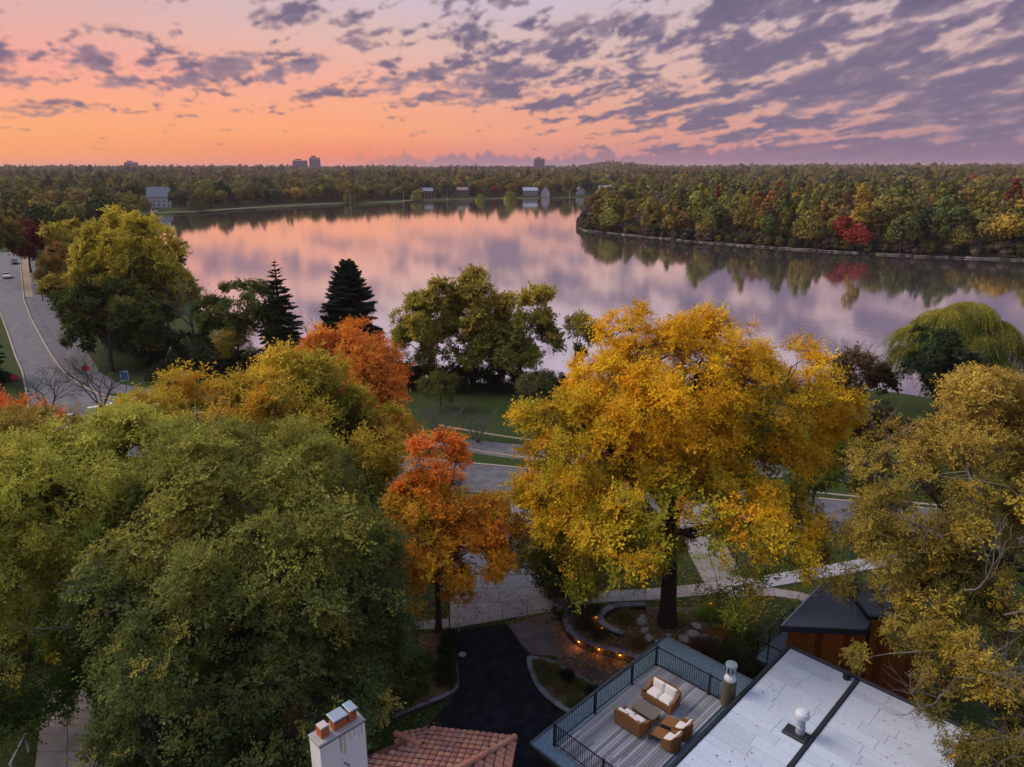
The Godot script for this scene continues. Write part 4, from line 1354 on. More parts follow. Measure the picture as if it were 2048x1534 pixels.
	leaf_tree("dark_red_tree", "dark red tree standing beside the far end of the road", Vector3(-132.92, 0, -196.88), [[-130.25, 7.99, -196, 4.62, 4.08]], {"kind": "coarse", "n": 260, "size": 1.7, "hues": [Color(.12, .022, .018), Color(.19, .03, .022), Color(.24, .045, .03), Color(.12, .03, .02)], "trunk": .3, "limbs": 6})
	leaf_tree("far_yellow_tree", "yellow tree above the orange and green tree on the left", Vector3(-119.38, 0, -196.88), [[-108.76, 11.62, -180, 5.6, 3.09], [-104.72, 9.78, -180, 4.37, 3.11]], {"kind": "coarse", "n": 260, "size": 1.6, "hues": [Color(.2, .2, .04), Color(.45, .38, .05), Color(.55, .45, .05), Color(.3, .3, .06)], "trunk": .3, "limbs": 6})
	leaf_tree("edge_tree", "olive yellow tree at the left edge beside the far road", Vector3(-133.08, 0, -182.84), [[-124.01, 11.46, -175, 3.88, 4.61]], {"kind": "coarse", "n": 230, "size": 1.6, "hues": [Color(.08, .1, .025), Color(.16, .17, .035), Color(.26, .22, .04), Color(.3, .2, .04)], "trunk": .3, "limbs": 5})
	fir_tree("edge_spruce", "dark green spruce cut by the left edge near the stop sign", Vector3(-70.2, 0, -90.53), 9.5, 8.4, {"hues": [Color(.02, .045, .02), Color(.04, .075, .03)], "tiers": 18, "per": 10})
	leaf_tree("shore_bush_tree", "blue green small tree beneath the leaning bare branch", Vector3(-49.65, 0, -98.04), [[-50.36, 2.22, -101, 3.65, 2.73], [-44.94, 0.85, -99, 3.24, 1.92]], {"kind": "coarse", "n": 240, "size": 1.0, "hues": [Color(.03, .055, .03), Color(.06, .09, .045), Color(.1, .125, .05), Color(.2, .2, .05)], "trunk": .16, "limbs": 6})
	leaf_tree("small_yellow_tree", "small yellow tree in front of the domed green tree", Vector3(-38.3, 0, -95.41), [[-38.1, 3.8, -96, 2.08, 2.66]], {"kind": "maple", "n": 150, "size": .9, "hues": [Color(.18, .17, .03), Color(.36, .29, .05), Color(.46, .36, .06), Color(.3, .28, .06)], "trunk": .12, "limbs": 5, "gap": .25})
	leaf_tree("pale_young_tree", "pale yellow young tree between the pine and the lakeside row", Vector3(-16.34, 0, -91.23), [[-15.88, 4.5, -89, 1.42, 2.37]], {"kind": "maple", "n": 60, "size": .9, "hues": [Color(.25, .22, .05), Color(.42, .34, .08), Color(.45, .36, .08), Color(.3, .28, .06)], "trunk": .08, "limbs": 4, "gap": .3, "twig_every": 1})
	leaf_tree("young_lawn_tree", "young yellow green tree alone on the lawn", Vector3(-8.5, 0, -80.69), [[-8.37, 3.01, -79, 1.63, 2]], {"kind": "maple", "n": 110, "size": .85, "hues": [Color(.09, .11, .03), Color(.17, .18, .04), Color(.26, .24, .05), Color(.2, .2, .05)], "trunk": .1, "limbs": 4, "gap": .2})
	leaf_tree("young_lawn_tree", "young blue green tree on the lawn beside the golden tree", Vector3(2.23, 0, -78.84), [[2.15, 3.44, -77, 2.27, 1.64]], {"kind": "maple", "n": 120, "size": .85, "hues": [Color(.06, .09, .04), Color(.11, .14, .055), Color(.16, .18, .07), Color(.2, .2, .06)], "trunk": .1, "limbs": 4, "gap": .3})
	leaf_tree("brown_oak", "brown grey tree right of the golden tree's shoulder", Vector3(40.12, 0, -77.42), [[37.03, 5.8, -72, 2.91, 2.62], [34.91, 4.46, -71, 2.1, 2.1]], {"kind": "coarse", "n": 200, "size": .9, "hues": [Color(.06, .055, .025), Color(.12, .09, .04), Color(.17, .12, .055), Color(.2, .16, .06)], "trunk": .2, "limbs": 7, "gap": .4, "twig_every": 1})
	bare_tree("bare_tree", "bare dark tree rising over the brown tree's top", Vector3(40.03, 0, -81.06), 9.5, 2, 6, M.bark)
	bare_tree("leaning_bare_tree", "bare tree leaning out over the water on the left", Vector3(-45.89, 0, -104.62), 13.0, 2, 6, M.bark, "tree", "", .3, Vector3(-.35, 0, 0))
	bare_tree("bare_tree", "slender bare tree left of the domed green tree", Vector3(-48.94, 0, -106.78), 13.0, 1, 6, M.bark_grey)
	bare_tree("pale_bare_tree", "pale bare tree between the spruce and the pine", Vector3(-27.47, 0, -98.04), 9.5, 4, 5, M.bark_grey, "tree", "", .3)
	bare_tree("small_bare_tree", "small bare tree by the street corner, left of two", Vector3(-54.15, 0, -78.84), 6.0, 4, 5, M.bark, "tree", "", .5)
	bare_tree("small_bare_tree", "small bare tree by the street corner, right of two", Vector3(-48.7, 0, -80.12), 8.0, 5, 6, M.bark, "tree", "", .55)
	bare_tree("grey_bare_shrub", "grey bare shrub on the verge, left of two", Vector3(-7.53, 0, -69.48), 4.6, 7, 5, M.bark_grey, "shrub", "", .45)
	bare_tree("grey_bare_shrub", "grey bare shrub on the verge, right of two", Vector3(-3.58, 0, -68.91), 4.0, 7, 5, M.bark_grey, "shrub", "", .5)
	# undergrowth along the shore
	var dk := [Color(.018, .032, .014), Color(.05, .07, .022)]
	var i := 0
	for c in [[805, 765, 2.6, "left foot of the lakeside row"], [850, 770, 3.0, "foot of the leftmost lakeside tree"], [900, 774, 3.0, "gap between the first two lakeside trees"], [955, 776, 3.2, "foot of the tallest lakeside tree"], [1010, 776, 3.0, "gap left of the slanting lakeside tree"], [1065, 778, 3.0, "foot of the slanting lakeside tree"], [1105, 780, 2.6, "right end of the lakeside row"],
		[560, 745, 3.0, "foot of the narrow spruce"], [620, 750, 2.6, "ground between spruce and pine"], [700, 758, 2.6, "foot of the broad pine"], [440, 745, 3.2, "foot of the domed green tree"], [400, 752, 2.6, "ground below the leaning bare tree"], [345, 760, 2.6, "lawn left of the domed green tree"], [510, 748, 2.4, "ground behind the small yellow tree"]]:
		shrub("shore_shrub", "dark green shrub at the " + c[3], G_OF[i], c[2], c[2] * R(.7, 1.1), 70, dk, "coarse", .9, "undergrowth along the near shore")
		i += 1
	i = 0
	for c in [[1640, 870, "golden tree's right side"], [1690, 860, "brown tree's foot"], [1745, 850, "thinning tree's left side, nearest the water"], [1780, 880, "thinning tree's left side, nearest the path"], [1600, 895, "golden tree's lower right side"]]:
		shrub("brown_shrub", "brown autumn shrub beside the " + c[2], G_BR[i], 2.6, 2.6, 80, [Color(.07, .055, .03), Color(.17, .12, .06)], "coarse", .75, "brown shrubs right of the golden tree")
		i += 1
	i = 0
	for c in [[1130, 1180, "under the dark thicket"], [1115, 1195, "at the corner of the pavement"], [1170, 1185, "between thicket and golden tree"]]:
		shrub("faded_shrub", "faded brown flowering shrub " + c[2], G_FA[i], .9, 1.0, 60, [Color(.10, .075, .05), Color(.20, .14, .10)], "small", .5, "faded shrubs beside the pavement")
		i += 1

var G_OF := [Vector3(-14.56, 0, -90.53), Vector3(-11.43, 0, -89.38), Vector3(-8.07, 0, -88.48), Vector3(-4.47, 0, -88.03), Vector3(-0.91, 0, -88.03), Vector3(2.64, 0, -87.59), Vector3(5.2, 0, -87.16), Vector3(-32.37, 0, -95.41), Vector3(-27.84, 0, -94.14), Vector3(-21.9, 0, -92.18), Vector3(-40.75, 0, -95.41), Vector3(-42.8, 0, -93.65), Vector3(-45.68, 0, -91.7), Vector3(-35.6, 0, -94.65)]
var G_BR := [Vector3(32.82, 0, -70.95), Vector3(36.17, 0, -72.47), Vector3(39.93, 0, -74.06), Vector3(39.54, 0, -69.48), Vector3(29.31, 0, -67.38)]
var G_FA := [Vector3(3.56, 0, -41.74), Vector3(3, 0, -40.87), Vector3(4.88, 0, -41.45)]

# ------------------------------------------------------------------ houses
func house_mats():
	M.membrane = surf(lin(.085, .135, .19), lin(.125, .185, .25), 3.0, 101, .55, .02, .08)
	M.dark_metal = flat(lin(.012, .013, .016), .45, .3)
	M.fascia = flat(lin(.022, .027, .036), .5, .2)
	M.fascia_lit = flat(lin(.06, .075, .10), .45, .3)  # brighter copy of fascia: light on the kerb put into its colour
	M.dark_wall = surf(lin(.022, .022, .022), lin(.036, .035, .033), 1.0, 102, .85, .03, .2)
	M.deck = []
	for i in 5:
		var m := surf(lin(.23, .245, .285).darkened(i * .06), lin(.38, .39, .44).darkened(i * .07), 1.0, 103 + i, .85, .02, .3)
		m.uv1_world_triplanar = false
		m.uv1_scale = Vector3(6.0, 6.0, .5)
		M.deck.append(m)
	M.roof_white = []
	for i in 4:
		M.roof_white.append(surf(lin(.44, .50, .62).darkened([0.0, .015, .03, .06][i]), lin(.485, .55, .675).darkened([0.0, .015, .03, .06][i]), 3.4, 110 + i, .55, .03, .0))
	M.wicker = surf(lin(.17, .075, .03), lin(.36, .18, .075), .22, 120, .8, .09, .9)
	M.table = surf(lin(.12, .10, .085), lin(.19, .16, .14), .5, 121, .7, .04, .3)
	M.cushion = surf(lin(.60, .56, .55), lin(.72, .68, .67), .6, 122, .95, .03, .15)
	M.cushion_line = flat(lin(.42, .38, .37), .95)
	M.flue = surf(lin(.09, .085, .06), lin(.13, .12, .085), 1.0, 123, .6, .02)
	M.white_metal = flat(lin(.50, .54, .60), .6, .0)
	M.steel = flat(lin(.26, .33, .40), .45, .35)
	M.wood = []
	for i in 3:
		var m := surf(lin(.21, .06, .013).darkened(i * .12), lin(.42, .13, .027).darkened(i * .12), 1.2, 124 + i, .7, .02, .2)
		m.uv1_world_triplanar = false
		m.uv1_scale = Vector3(2.5, .3, 2.5)
		M.wood.append(m)
	M.tar_roof = surf(lin(.07, .095, .125), lin(.19, .215, .25), 1.6, 130, .8, .05, .3)
	M.tile = []
	for i in 5:
		M.tile.append(surf([lin(.23, .10, .07), lin(.27, .115, .075), lin(.19, .085, .07), lin(.25, .13, .085), lin(.21, .105, .09)][i], [lin(.36, .17, .135), lin(.42, .19, .14), lin(.30, .14, .13), lin(.38, .22, .16), lin(.34, .18, .17)][i], .7, 131 + i, .9, .03, .4))
	M.stucco = surf(lin(.66, .64, .66), lin(.78, .76, .78), 1.8, 140, .9, .02, .2)
	M.mortar = surf(lin(.26, .255, .26), lin(.38, .375, .38), .8, 141, .9, .04, .3)
	M.pot = surf(lin(.36, .095, .045), lin(.50, .155, .075), .4, 142, .85, .04, .3)
	M.rust = surf(lin(.42, .30, .20), lin(.60, .50, .42), .5, 143, .9, .05)
	M.stone_dark = []
	for i in 3: M.stone_dark.append(surf(lin(.03, .031, .035).lightened(i * .012), lin(.055, .056, .062).lightened(i * .012), .8, 150 + i, .85, .04, .6))
	M.cap = []
	for i in 3: M.cap.append(surf(lin(.14, .155, .18).darkened(i * .1), lin(.22, .24, .27).darkened(i * .1), 1.0, 155 + i, .8, .04, .3))
	M.rock = surf(lin(.20, .19, .18), lin(.36, .34, .33), .7, 160, .9, .04, .8)
	M.lamp = flat(lin(.6, .3, .08), .4)
	M.lamp.emission_enabled = true
	M.lamp.emission = Color(1.0, .58, .16)
	M.lamp.emission_energy_multiplier = 2.2

func rail(t: Node3D, line: Array, y: float, h: float, step: float, posts: Array):
	# guard rail: posts, two rails for each run, then the pickets one by one
	var cnt := {"picket": t.get_meta("pk", 0), "post": t.get_meta("po", 0), "handrail": t.get_meta("hr", 0)}
	var pk := Mb.new()
	pk.box(Vector3.ZERO, Vector3(.019, h - .14, .019))
	var pkm := pk.mesh()
	var po := Mb.new()
	po.box(Vector3(0, h / 2 + .02, 0), Vector3(.085, h + .04, .085))
	po.bevel(Vector3(0, h + .055, 0), Vector3(.105, .03, .105), .012)
	po.box(Vector3(0, .012, 0), Vector3(.13, .02, .13))
	var pom := po.mesh()
	for i in line.size() - 1:
		var a: Vector3 = line[i]
		var b: Vector3 = line[i + 1]
		var m := Mb.new()
		m.bar(a + Vector3(0, y + h, 0), b + Vector3(0, y + h, 0), .05, .035)
		m.bar(a + Vector3(0, y + .09, 0), b + Vector3(0, y + .09, 0), .035, .03)
		parts("handrail", cnt.handrail, m.mesh(), M.dark_metal, t)
		cnt.handrail += 1
		var n := int(a.distance_to(b) / step)
		for k in range(1, n):
			parts("picket", cnt.picket, pkm, M.dark_metal, t, Transform3D(Basis(), a.lerp(b, float(k) / n) + Vector3(0, y + h / 2 + .035, 0)))
			cnt.picket += 1
	for p in posts:
		parts("post", cnt.post, pom, M.dark_metal, t, Transform3D(Basis(), p + Vector3(0, y, 0)))
		cnt.post += 1

func make_houses():
	house_mats()
	var turn := deg_to_rad(-45)
	var c0 := Vector3(7.18, 0, -29.57)
	# the modern house: garage with the roof deck, the pale flat roof
	var t := thing("modern_house", "modern flat-roofed house with a roof deck and a pale patched roof", "house", c0, turn)
	var m := Mb.new()
	m.box(Vector3(1.48, 1.6, 2.75), Vector3(4.7, 3.2, 9.9))
	part("garage_wall", m, M.dark_wall, t)
	m = Mb.new()
	m.bevel(Vector3(1.48, 3.3, 2.72), Vector3(5.3, .26, 10.5), .03)
	part("garage_roof_edge", m, M.fascia, t)
	m = Mb.new()
	m.box(Vector3(1.48, 3.4375, 2.72), Vector3(5.14, .025, 10.34))
	part("garage_roof", m, M.membrane, t)
	m = Mb.new()
	for s in [[Vector3(-1.13, 3.46, 2.72), Vector3(.1, .09, 10.44)], [Vector3(1.48, 3.46, -2.47), Vector3(5.1, .09, .1)]]: m.bevel(s[0], s[1], .02)
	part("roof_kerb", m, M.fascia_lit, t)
	# deck boards
	m = Mb.new()
	m.box(Vector3(1.72, 3.47, 3.6), Vector3(3.75, .03, 7.45))
	part("deck_frame", m, M.dark_wall, t)
	var n := 0
	var x := -.11
	while x < 3.56:
		var z := -.1
		var first := true
		while z < 7.3:
			var l := minf(R(1.6, 4.2) if first else 4.3, 7.34 - z)
			first = false
			if 7.34 - z - l < .5: l = 7.34 - z
			var b := Mb.new()
			b.bevel(Vector3.ZERO, Vector3(.128, .03, l - .006), .006)
			parts("deck_board", n, b.mesh(), M.deck[rng.randi() % 5], t, Transform3D(Basis(), Vector3(x + .064, 3.5 + R(-.003, .003), z + l / 2)))
			n += 1
			z += l
		x += .138
	# the pale roof
	m = Mb.new()
	m.box(Vector3(9.2, 2.0, 2.5), Vector3(9.7, 4.0, 15.2))
	part("house_wall", m, M.dark_wall, t)
	m = Mb.new()
	m.box(Vector3(9.2, 4.12, 2.5), Vector3(9.9, .24, 15.4))
	part("roof_slab", m, M.fascia, t)
	m = Mb.new()
	for s in [[Vector3(4.27, 4.27, 2.5), Vector3(.18, .16, 15.44)], [Vector3(9.2, 4.27, -5.13), Vector3(9.68, .155, .18)], [Vector3(7.6, 4.27, 2.6), Vector3(.2, .13, 15.0)]]: m.bevel(s[0], s[1], .03)
	part("roof_coping", m, M.fascia, t)
	n = 0
	for bay in [[4.38, 7.49, -5.02, 6.2], [7.71, 12.2, -5.02, 4.6]]:
		var z: float = bay[2]
		while z < bay[3]:
			var w := R(.4, .8)
			var xx: float = bay[0]
			while xx < bay[1] - .05:
				var l := minf(R(1.0, 2.4), bay[1] - xx)
				if bay[1] - xx - l < .25: l = bay[1] - xx
				var b := Mb.new()
				b.bevel(Vector3.ZERO, Vector3(l - .012, .022, w - .012), .004)
				if n < 299: parts("roof_sheet", n, b.mesh(), M.roof_white[[0, 0, 0, 1, 1, 2, 2, 3][rng.randi() % 8]], t, Transform3D(Basis(Vector3.RIGHT, R(-.012, .012)), Vector3(xx + l / 2, 4.252 + R(0, .007), z + w / 2)))
				n += 1
				xx += l
			z += w
	# mushroom vent on its dark curb
	var vent := thing("roof_vent", "grey mushroom-capped vent pipe standing on the pale roof", "vent", c0 + Basis(Vector3.UP, turn) * Vector3(7.15, 4.26, .2), turn)
	m = Mb.new()
	m.bevel(Vector3(-.1, .07, .1), Vector3(1.0, .14, .62), .03)
	part("curb", m, M.fascia, vent)
	m = Mb.new()
	m.lathe([[.19, .14], [.19, .45], [.165, .47], [.165, .95]], Vector3.ZERO, 18)
	part("pipe", m, flat(lin(.30, .35, .42), .5, .3), vent)
	m = Mb.new()
	m.lathe([[.165, .93], [.27, .93], [.29, .98], [.29, 1.08], [.27, 1.16], [.18, 1.24], [.001, 1.27]], Vector3.ZERO, 20)
	part("cap", m, M.white_metal, vent)
	var v2 := thing("roof_drain_vent", "short dark vent stub at the far edge of the pale roof", "vent", c0 + Basis(Vector3.UP, turn) * Vector3(7.2, 4.26, -4.75), turn)
	m = Mb.new()
	m.lathe([[.17, 0], [.17, .22], [.2, .23], [.2, .3], [.001, .33]], Vector3.ZERO, 14)
	part("stub", m, M.dark_metal, v2)
	# flue beside the deck
	var fl := thing("chimney_flue", "olive metal flue with a white collar and silver lantern cap beside the deck", "chimney", c0 + Basis(Vector3.UP, turn) * Vector3(3.72, 3.45, -.12), turn)
	m = Mb.new()
	m.lathe([[.31, 0], [.31, 1.42], [.27, 1.45]], Vector3.ZERO, 22)
	part("pipe", m, M.flue, fl)
	m = Mb.new()
	m.lathe([[.27, 1.44], [.27, 1.52], [.24, 1.60], [.15, 1.68], [.15, 1.78]], Vector3.ZERO, 22)
	part("collar", m, M.white_metal, fl)
	m = Mb.new()
	m.lathe([[.15, 1.78], [.24, 1.83], [.25, 2.0], [.26, 2.2], [.27, 2.22], [.25, 2.27], [.001, 2.30]], Vector3.ZERO, 22)
	part("cap", m, M.steel, fl)
	m = Mb.new()
	for k in 8:
		var a := TAU * k / 8
		m.box(Vector3(cos(a) * .252, 2.02, sin(a) * .252), Vector3(.012, .26, .07), Basis(Vector3.UP, -a))
	part("slot", m, M.dark_metal, fl)
	# guard rail of the deck
	var rl := thing("deck_railing", "black metal picket railing round the roof deck", "railing", c0, turn)
	rail(rl, [Vector3(3.35, 0, -.1), Vector3(2.77, 0, -.1), Vector3(-.15, 0, -.1), Vector3(-.2, 0, 1.87), Vector3(-.26, 0, 4.6), Vector3(-.3, 0, 7.3), Vector3(2.34, 0, 7.35), Vector3(3.9, 0, 7.35)], 3.51, 1.06, .115,
		[Vector3(2.77, 0, -.1), Vector3(-.15, 0, -.1), Vector3(-.2, 0, 1.87), Vector3(-.26, 0, 4.6), Vector3(-.3, 0, 7.3), Vector3(2.34, 0, 7.35)])
	furniture(c0, turn)
	wood_wing(c0, turn)
	tile_house()
	far_buildings()

func cushion(m: Mb, p: Vector3, s: Vector3, b := Basis()):
	# a stuffed cushion: rounded edges and a swollen middle
	var N := 8
	var g := []
	for sgn in [1.0, -1.0]:
		var rows := []
		for i in N + 1:
			var row := []
			for k in N + 1:
				var u := float(i) / N * 2 - 1
				var w := float(k) / N * 2 - 1
				var e := pow(maxf(0.0, 1.0 - pow(absf(u), 5)), .5) * pow(maxf(0.0, 1.0 - pow(absf(w), 5)), .5)
				row.append(p + b * Vector3(u * s.x / 2, sgn * e * s.y / 2 * (1.0 + .12 * cos(u * 1.5) * cos(w * 1.5)), w * s.z / 2))
			rows.append(row)
		for i in N:
			for k in N:
				if sgn > 0: m.quad(rows[i][k], rows[i][k + 1], rows[i + 1][k + 1], rows[i + 1][k])
				else: m.quad(rows[i][k], rows[i + 1][k], rows[i + 1][k + 1], rows[i][k + 1])

func loveseat(t: Node3D, w: float):
	# back at -z, seat opening to +z
	var m := Mb.new()
	m.bevel(Vector3(0, .24, 0), Vector3(w, .32, .74), .03)
	m.bevel(Vector3(0, .12, .33), Vector3(w - .12, .12, .05), .01)
	part("base", m, M.wicker, t)
	# the arched back, thick and leaning a little
	m = Mb.new()
	var N := 14
	var pr := []
	for i in N + 1:
		var u := float(i) / N * 2 - 1
		var h := .80 + .12 * (1.0 - u * u)
		var x := u * (w / 2)
		var z := -.37
		pr.append([Vector3(x, .3, z + .09), Vector3(x, h, z - .02), Vector3(x, h, z - .09), Vector3(x, .1, z - .02)])
	for i in N:
		var a = pr[i]
		var b = pr[i + 1]
		m.quad(a[0], b[0], b[1], a[1])
		m.quad(a[1], b[1], b[2], a[2])
		m.quad(b[3], a[3], a[2], b[2])
	m.quad(pr[0][3], pr[0][0], pr[0][1], pr[0][2])
	m.quad(pr[N][0], pr[N][3], pr[N][2], pr[N][1])
	part("backrest", m, M.wicker, t)
	for s in [-1.0, 1.0]:
		m = Mb.new()
		var top := []
		for i in 9:
			var f := i / 8.0
			top.append([lerpf(-.38, .36, f), lerpf(.80, .56, smoothstep(0, .75, f))])
		for i in 8:
			var x0: float = s * (w / 2 - .1)
			var x1: float = s * (w / 2 + .01)
			var lo := minf(x0, x1)
			var hi := maxf(x0, x1)
			var a = top[i]
			var b = top[i + 1]
			m.quad(Vector3(lo, a[1], a[0]), Vector3(lo, b[1], b[0]), Vector3(hi, b[1], b[0]), Vector3(hi, a[1], a[0]))
			m.quad(Vector3(hi, .12, a[0]), Vector3(hi, a[1], a[0]), Vector3(hi, b[1], b[0]), Vector3(hi, .12, b[0]))
			m.quad(Vector3(lo, .12, b[0]), Vector3(lo, b[1], b[0]), Vector3(lo, a[1], a[0]), Vector3(lo, .12, a[0]))
		m.quad(Vector3(s * (w / 2) - .055 - .055 * 1, .12, .36), Vector3(s * (w / 2) + .01 - .045 + .045, .12, .36), Vector3(s * w / 2 + .01, .56, .36), Vector3(s * w / 2 - .1, .56, .36))
		part("armrest", m, M.wicker, t)
	for s in [-1.0, 1.0]:
		m = Mb.new()
		var cw := (w - .22) / 2
		cushion(m, Vector3(s * cw / 2, .46, .06), Vector3(cw - .01, .17, .6))
		part("seat_cushion", m, M.cushion, t)
		m = Mb.new()
		cushion(m, Vector3(s * cw / 2, .70, -.25), Vector3(cw - .01, .17, .46), Basis(Vector3.RIGHT, deg_to_rad(76)))
		part("back_cushion", m, M.cushion, t)
	for sx in [-1, 1]:
		for sz in [-1, 1]:
			m = Mb.new()
			m.box(Vector3(sx * (w / 2 - .05), .05, sz * .32), Vector3(.07, .10, .07))
			part("leg", m, M.wicker, t)

func lounger(t: Node3D):
	# an armchair whose long wicker seat curls down in front; faces +z
	var m := Mb.new()
	var line := []
	for i in 15:
		var f := i / 14.0
		var z := lerpf(-.3, .98, f)
		var y := .36 + .05 * sin(f * 4.0) if f < .8 else .36 + .05 * sin(3.2) - pow((f - .8) / .2, 2) * .16
		line.append([z, y])
	for i in 14:
		var a = line[i]
		var b = line[i + 1]
		var x := .30
		m.quad(Vector3(-x, a[1], a[0]), Vector3(-x, b[1], b[0]), Vector3(x, b[1], b[0]), Vector3(x, a[1], a[0]))
		m.quad(Vector3(-x, a[1] - .05, a[0]), Vector3(x, a[1] - .05, a[0]), Vector3(x, b[1] - .05, b[0]), Vector3(-x, b[1] - .05, b[0]))
		for s in [-x, x]:
			var drop := .05 if b[0] > .2 else .3
			var q := [Vector3(s, a[1] - drop, a[0]), Vector3(s, b[1] - drop, b[0]), Vector3(s, b[1], b[0]), Vector3(s, a[1], a[0])]
			if s < 0: m.quad(q[0], q[1], q[2], q[3])
			else: m.quad(q[1], q[0], q[3], q[2])
	m.bar(Vector3(-.28, .16, .96), Vector3(.28, .16, .96), .05, .06)
	part("seat", m, M.wicker, t)
	# rounded back and sides, one wicker shell
	m = Mb.new()
	var N := 18
	var pr := []
	for i in N + 1:
		var a := lerpf(-1.0, 1.0, float(i) / N)
		var ang := a * 1.75
		var r := .37
		var x := sin(ang) * r * 1.02
		var z := -.05 - cos(ang) * .36
		if absf(a) > .72: z = lerpf(-.05 - cos(.72 * 1.75) * .36, .26, (absf(a) - .72) / .28)
		if absf(a) > .72: x = signf(a) * .365
		var h := lerpf(.88, .56, smoothstep(.35, .95, absf(a)))
		var d := Vector3(x, 0, z + .05).normalized() * .06
		pr.append([Vector3(x, .06, z), Vector3(x, h, z) + d * .5, Vector3(x, h, z) - d * .6, Vector3(x, .3, z) - d])
	for i in N:
		var a = pr[i]
		var b = pr[i + 1]
		m.quad(a[0], b[0], b[1], a[1]); m.quad(a[1], b[1], b[2], a[2]); m.quad(a[2], b[2], b[3], a[3])
	for e in [pr[0], pr[N]]:
		m.quad(e[0], e[1], e[2], e[3])
	part("backrest", m, M.wicker, t)
	m = Mb.new()
	cushion(m, Vector3(0, .45, .0), Vector3(.56, .15, .52))
	part("seat_cushion", m, M.cushion, t)
	m = Mb.new()
	cushion(m, Vector3(0, .68, -.24), Vector3(.5, .15, .42), Basis(Vector3.RIGHT, deg_to_rad(72)))
	part("back_cushion", m, M.cushion, t)
	for sx in [-.26, .26]:
		m = Mb.new()
		m.box(Vector3(sx, .1, .92), Vector3(.06, .2, .06))
		part("leg", m, M.wicker, t)

func furniture(c0: Vector3, turn: float):
	var B := Basis(Vector3.UP, turn)
	var g := "wicker seats on the roof deck"
	var a := thing("wicker_loveseat", "brown wicker loveseat facing the camera with two white seat cushions", "loveseat", c0 + B * Vector3(1.52, 3.515, 1.98), turn, g)
	loveseat(a, 1.5)
	var b := thing("wicker_loveseat", "brown wicker loveseat seen from behind, nearest the left railing", "loveseat", c0 + B * Vector3(1.43, 3.515, 4.12), turn + PI, g)
	loveseat(b, 1.35)
	var t := thing("coffee_table", "low taupe wicker coffee table between the two loveseats", "table", c0 + B * Vector3(1.52, 3.515, 3.2), turn)
	var m := Mb.new()
	var oct := PackedVector2Array()
	for k in [[-.62, -.26], [-.54, -.36], [.54, -.36], [.62, -.26], [.62, .26], [.54, .36], [-.54, .36], [-.62, .26]]: oct.append(Vector2(k[0], k[1]))
	m.prism(oct, .40, .44)
	part("tabletop", m, M.table, t)
	m = Mb.new()
	m.box(Vector3(0, .30, 0), Vector3(1.08, .2, .58))
	part("apron", m, M.wicker, t)
	for sx in [-.5, .5]:
		for sz in [-.25, .25]:
			m = Mb.new()
			m.box(Vector3(sx, .1, sz), Vector3(.07, .2, .07))
			part("leg", m, M.wicker, t)
	var c := thing("wicker_lounger", "wicker lounge chair with white cushions nearest the camera", "lounge chair", c0 + B * Vector3(3.28, 3.515, 3.88), turn - PI / 2, g)
	lounger(c)
	var d := thing("wicker_lounger", "wicker lounge chair with white cushions beside the facing loveseat", "lounge chair", c0 + B * Vector3(3.26, 3.515, 2.98), turn - PI / 2 + .06, g)
	lounger(d)

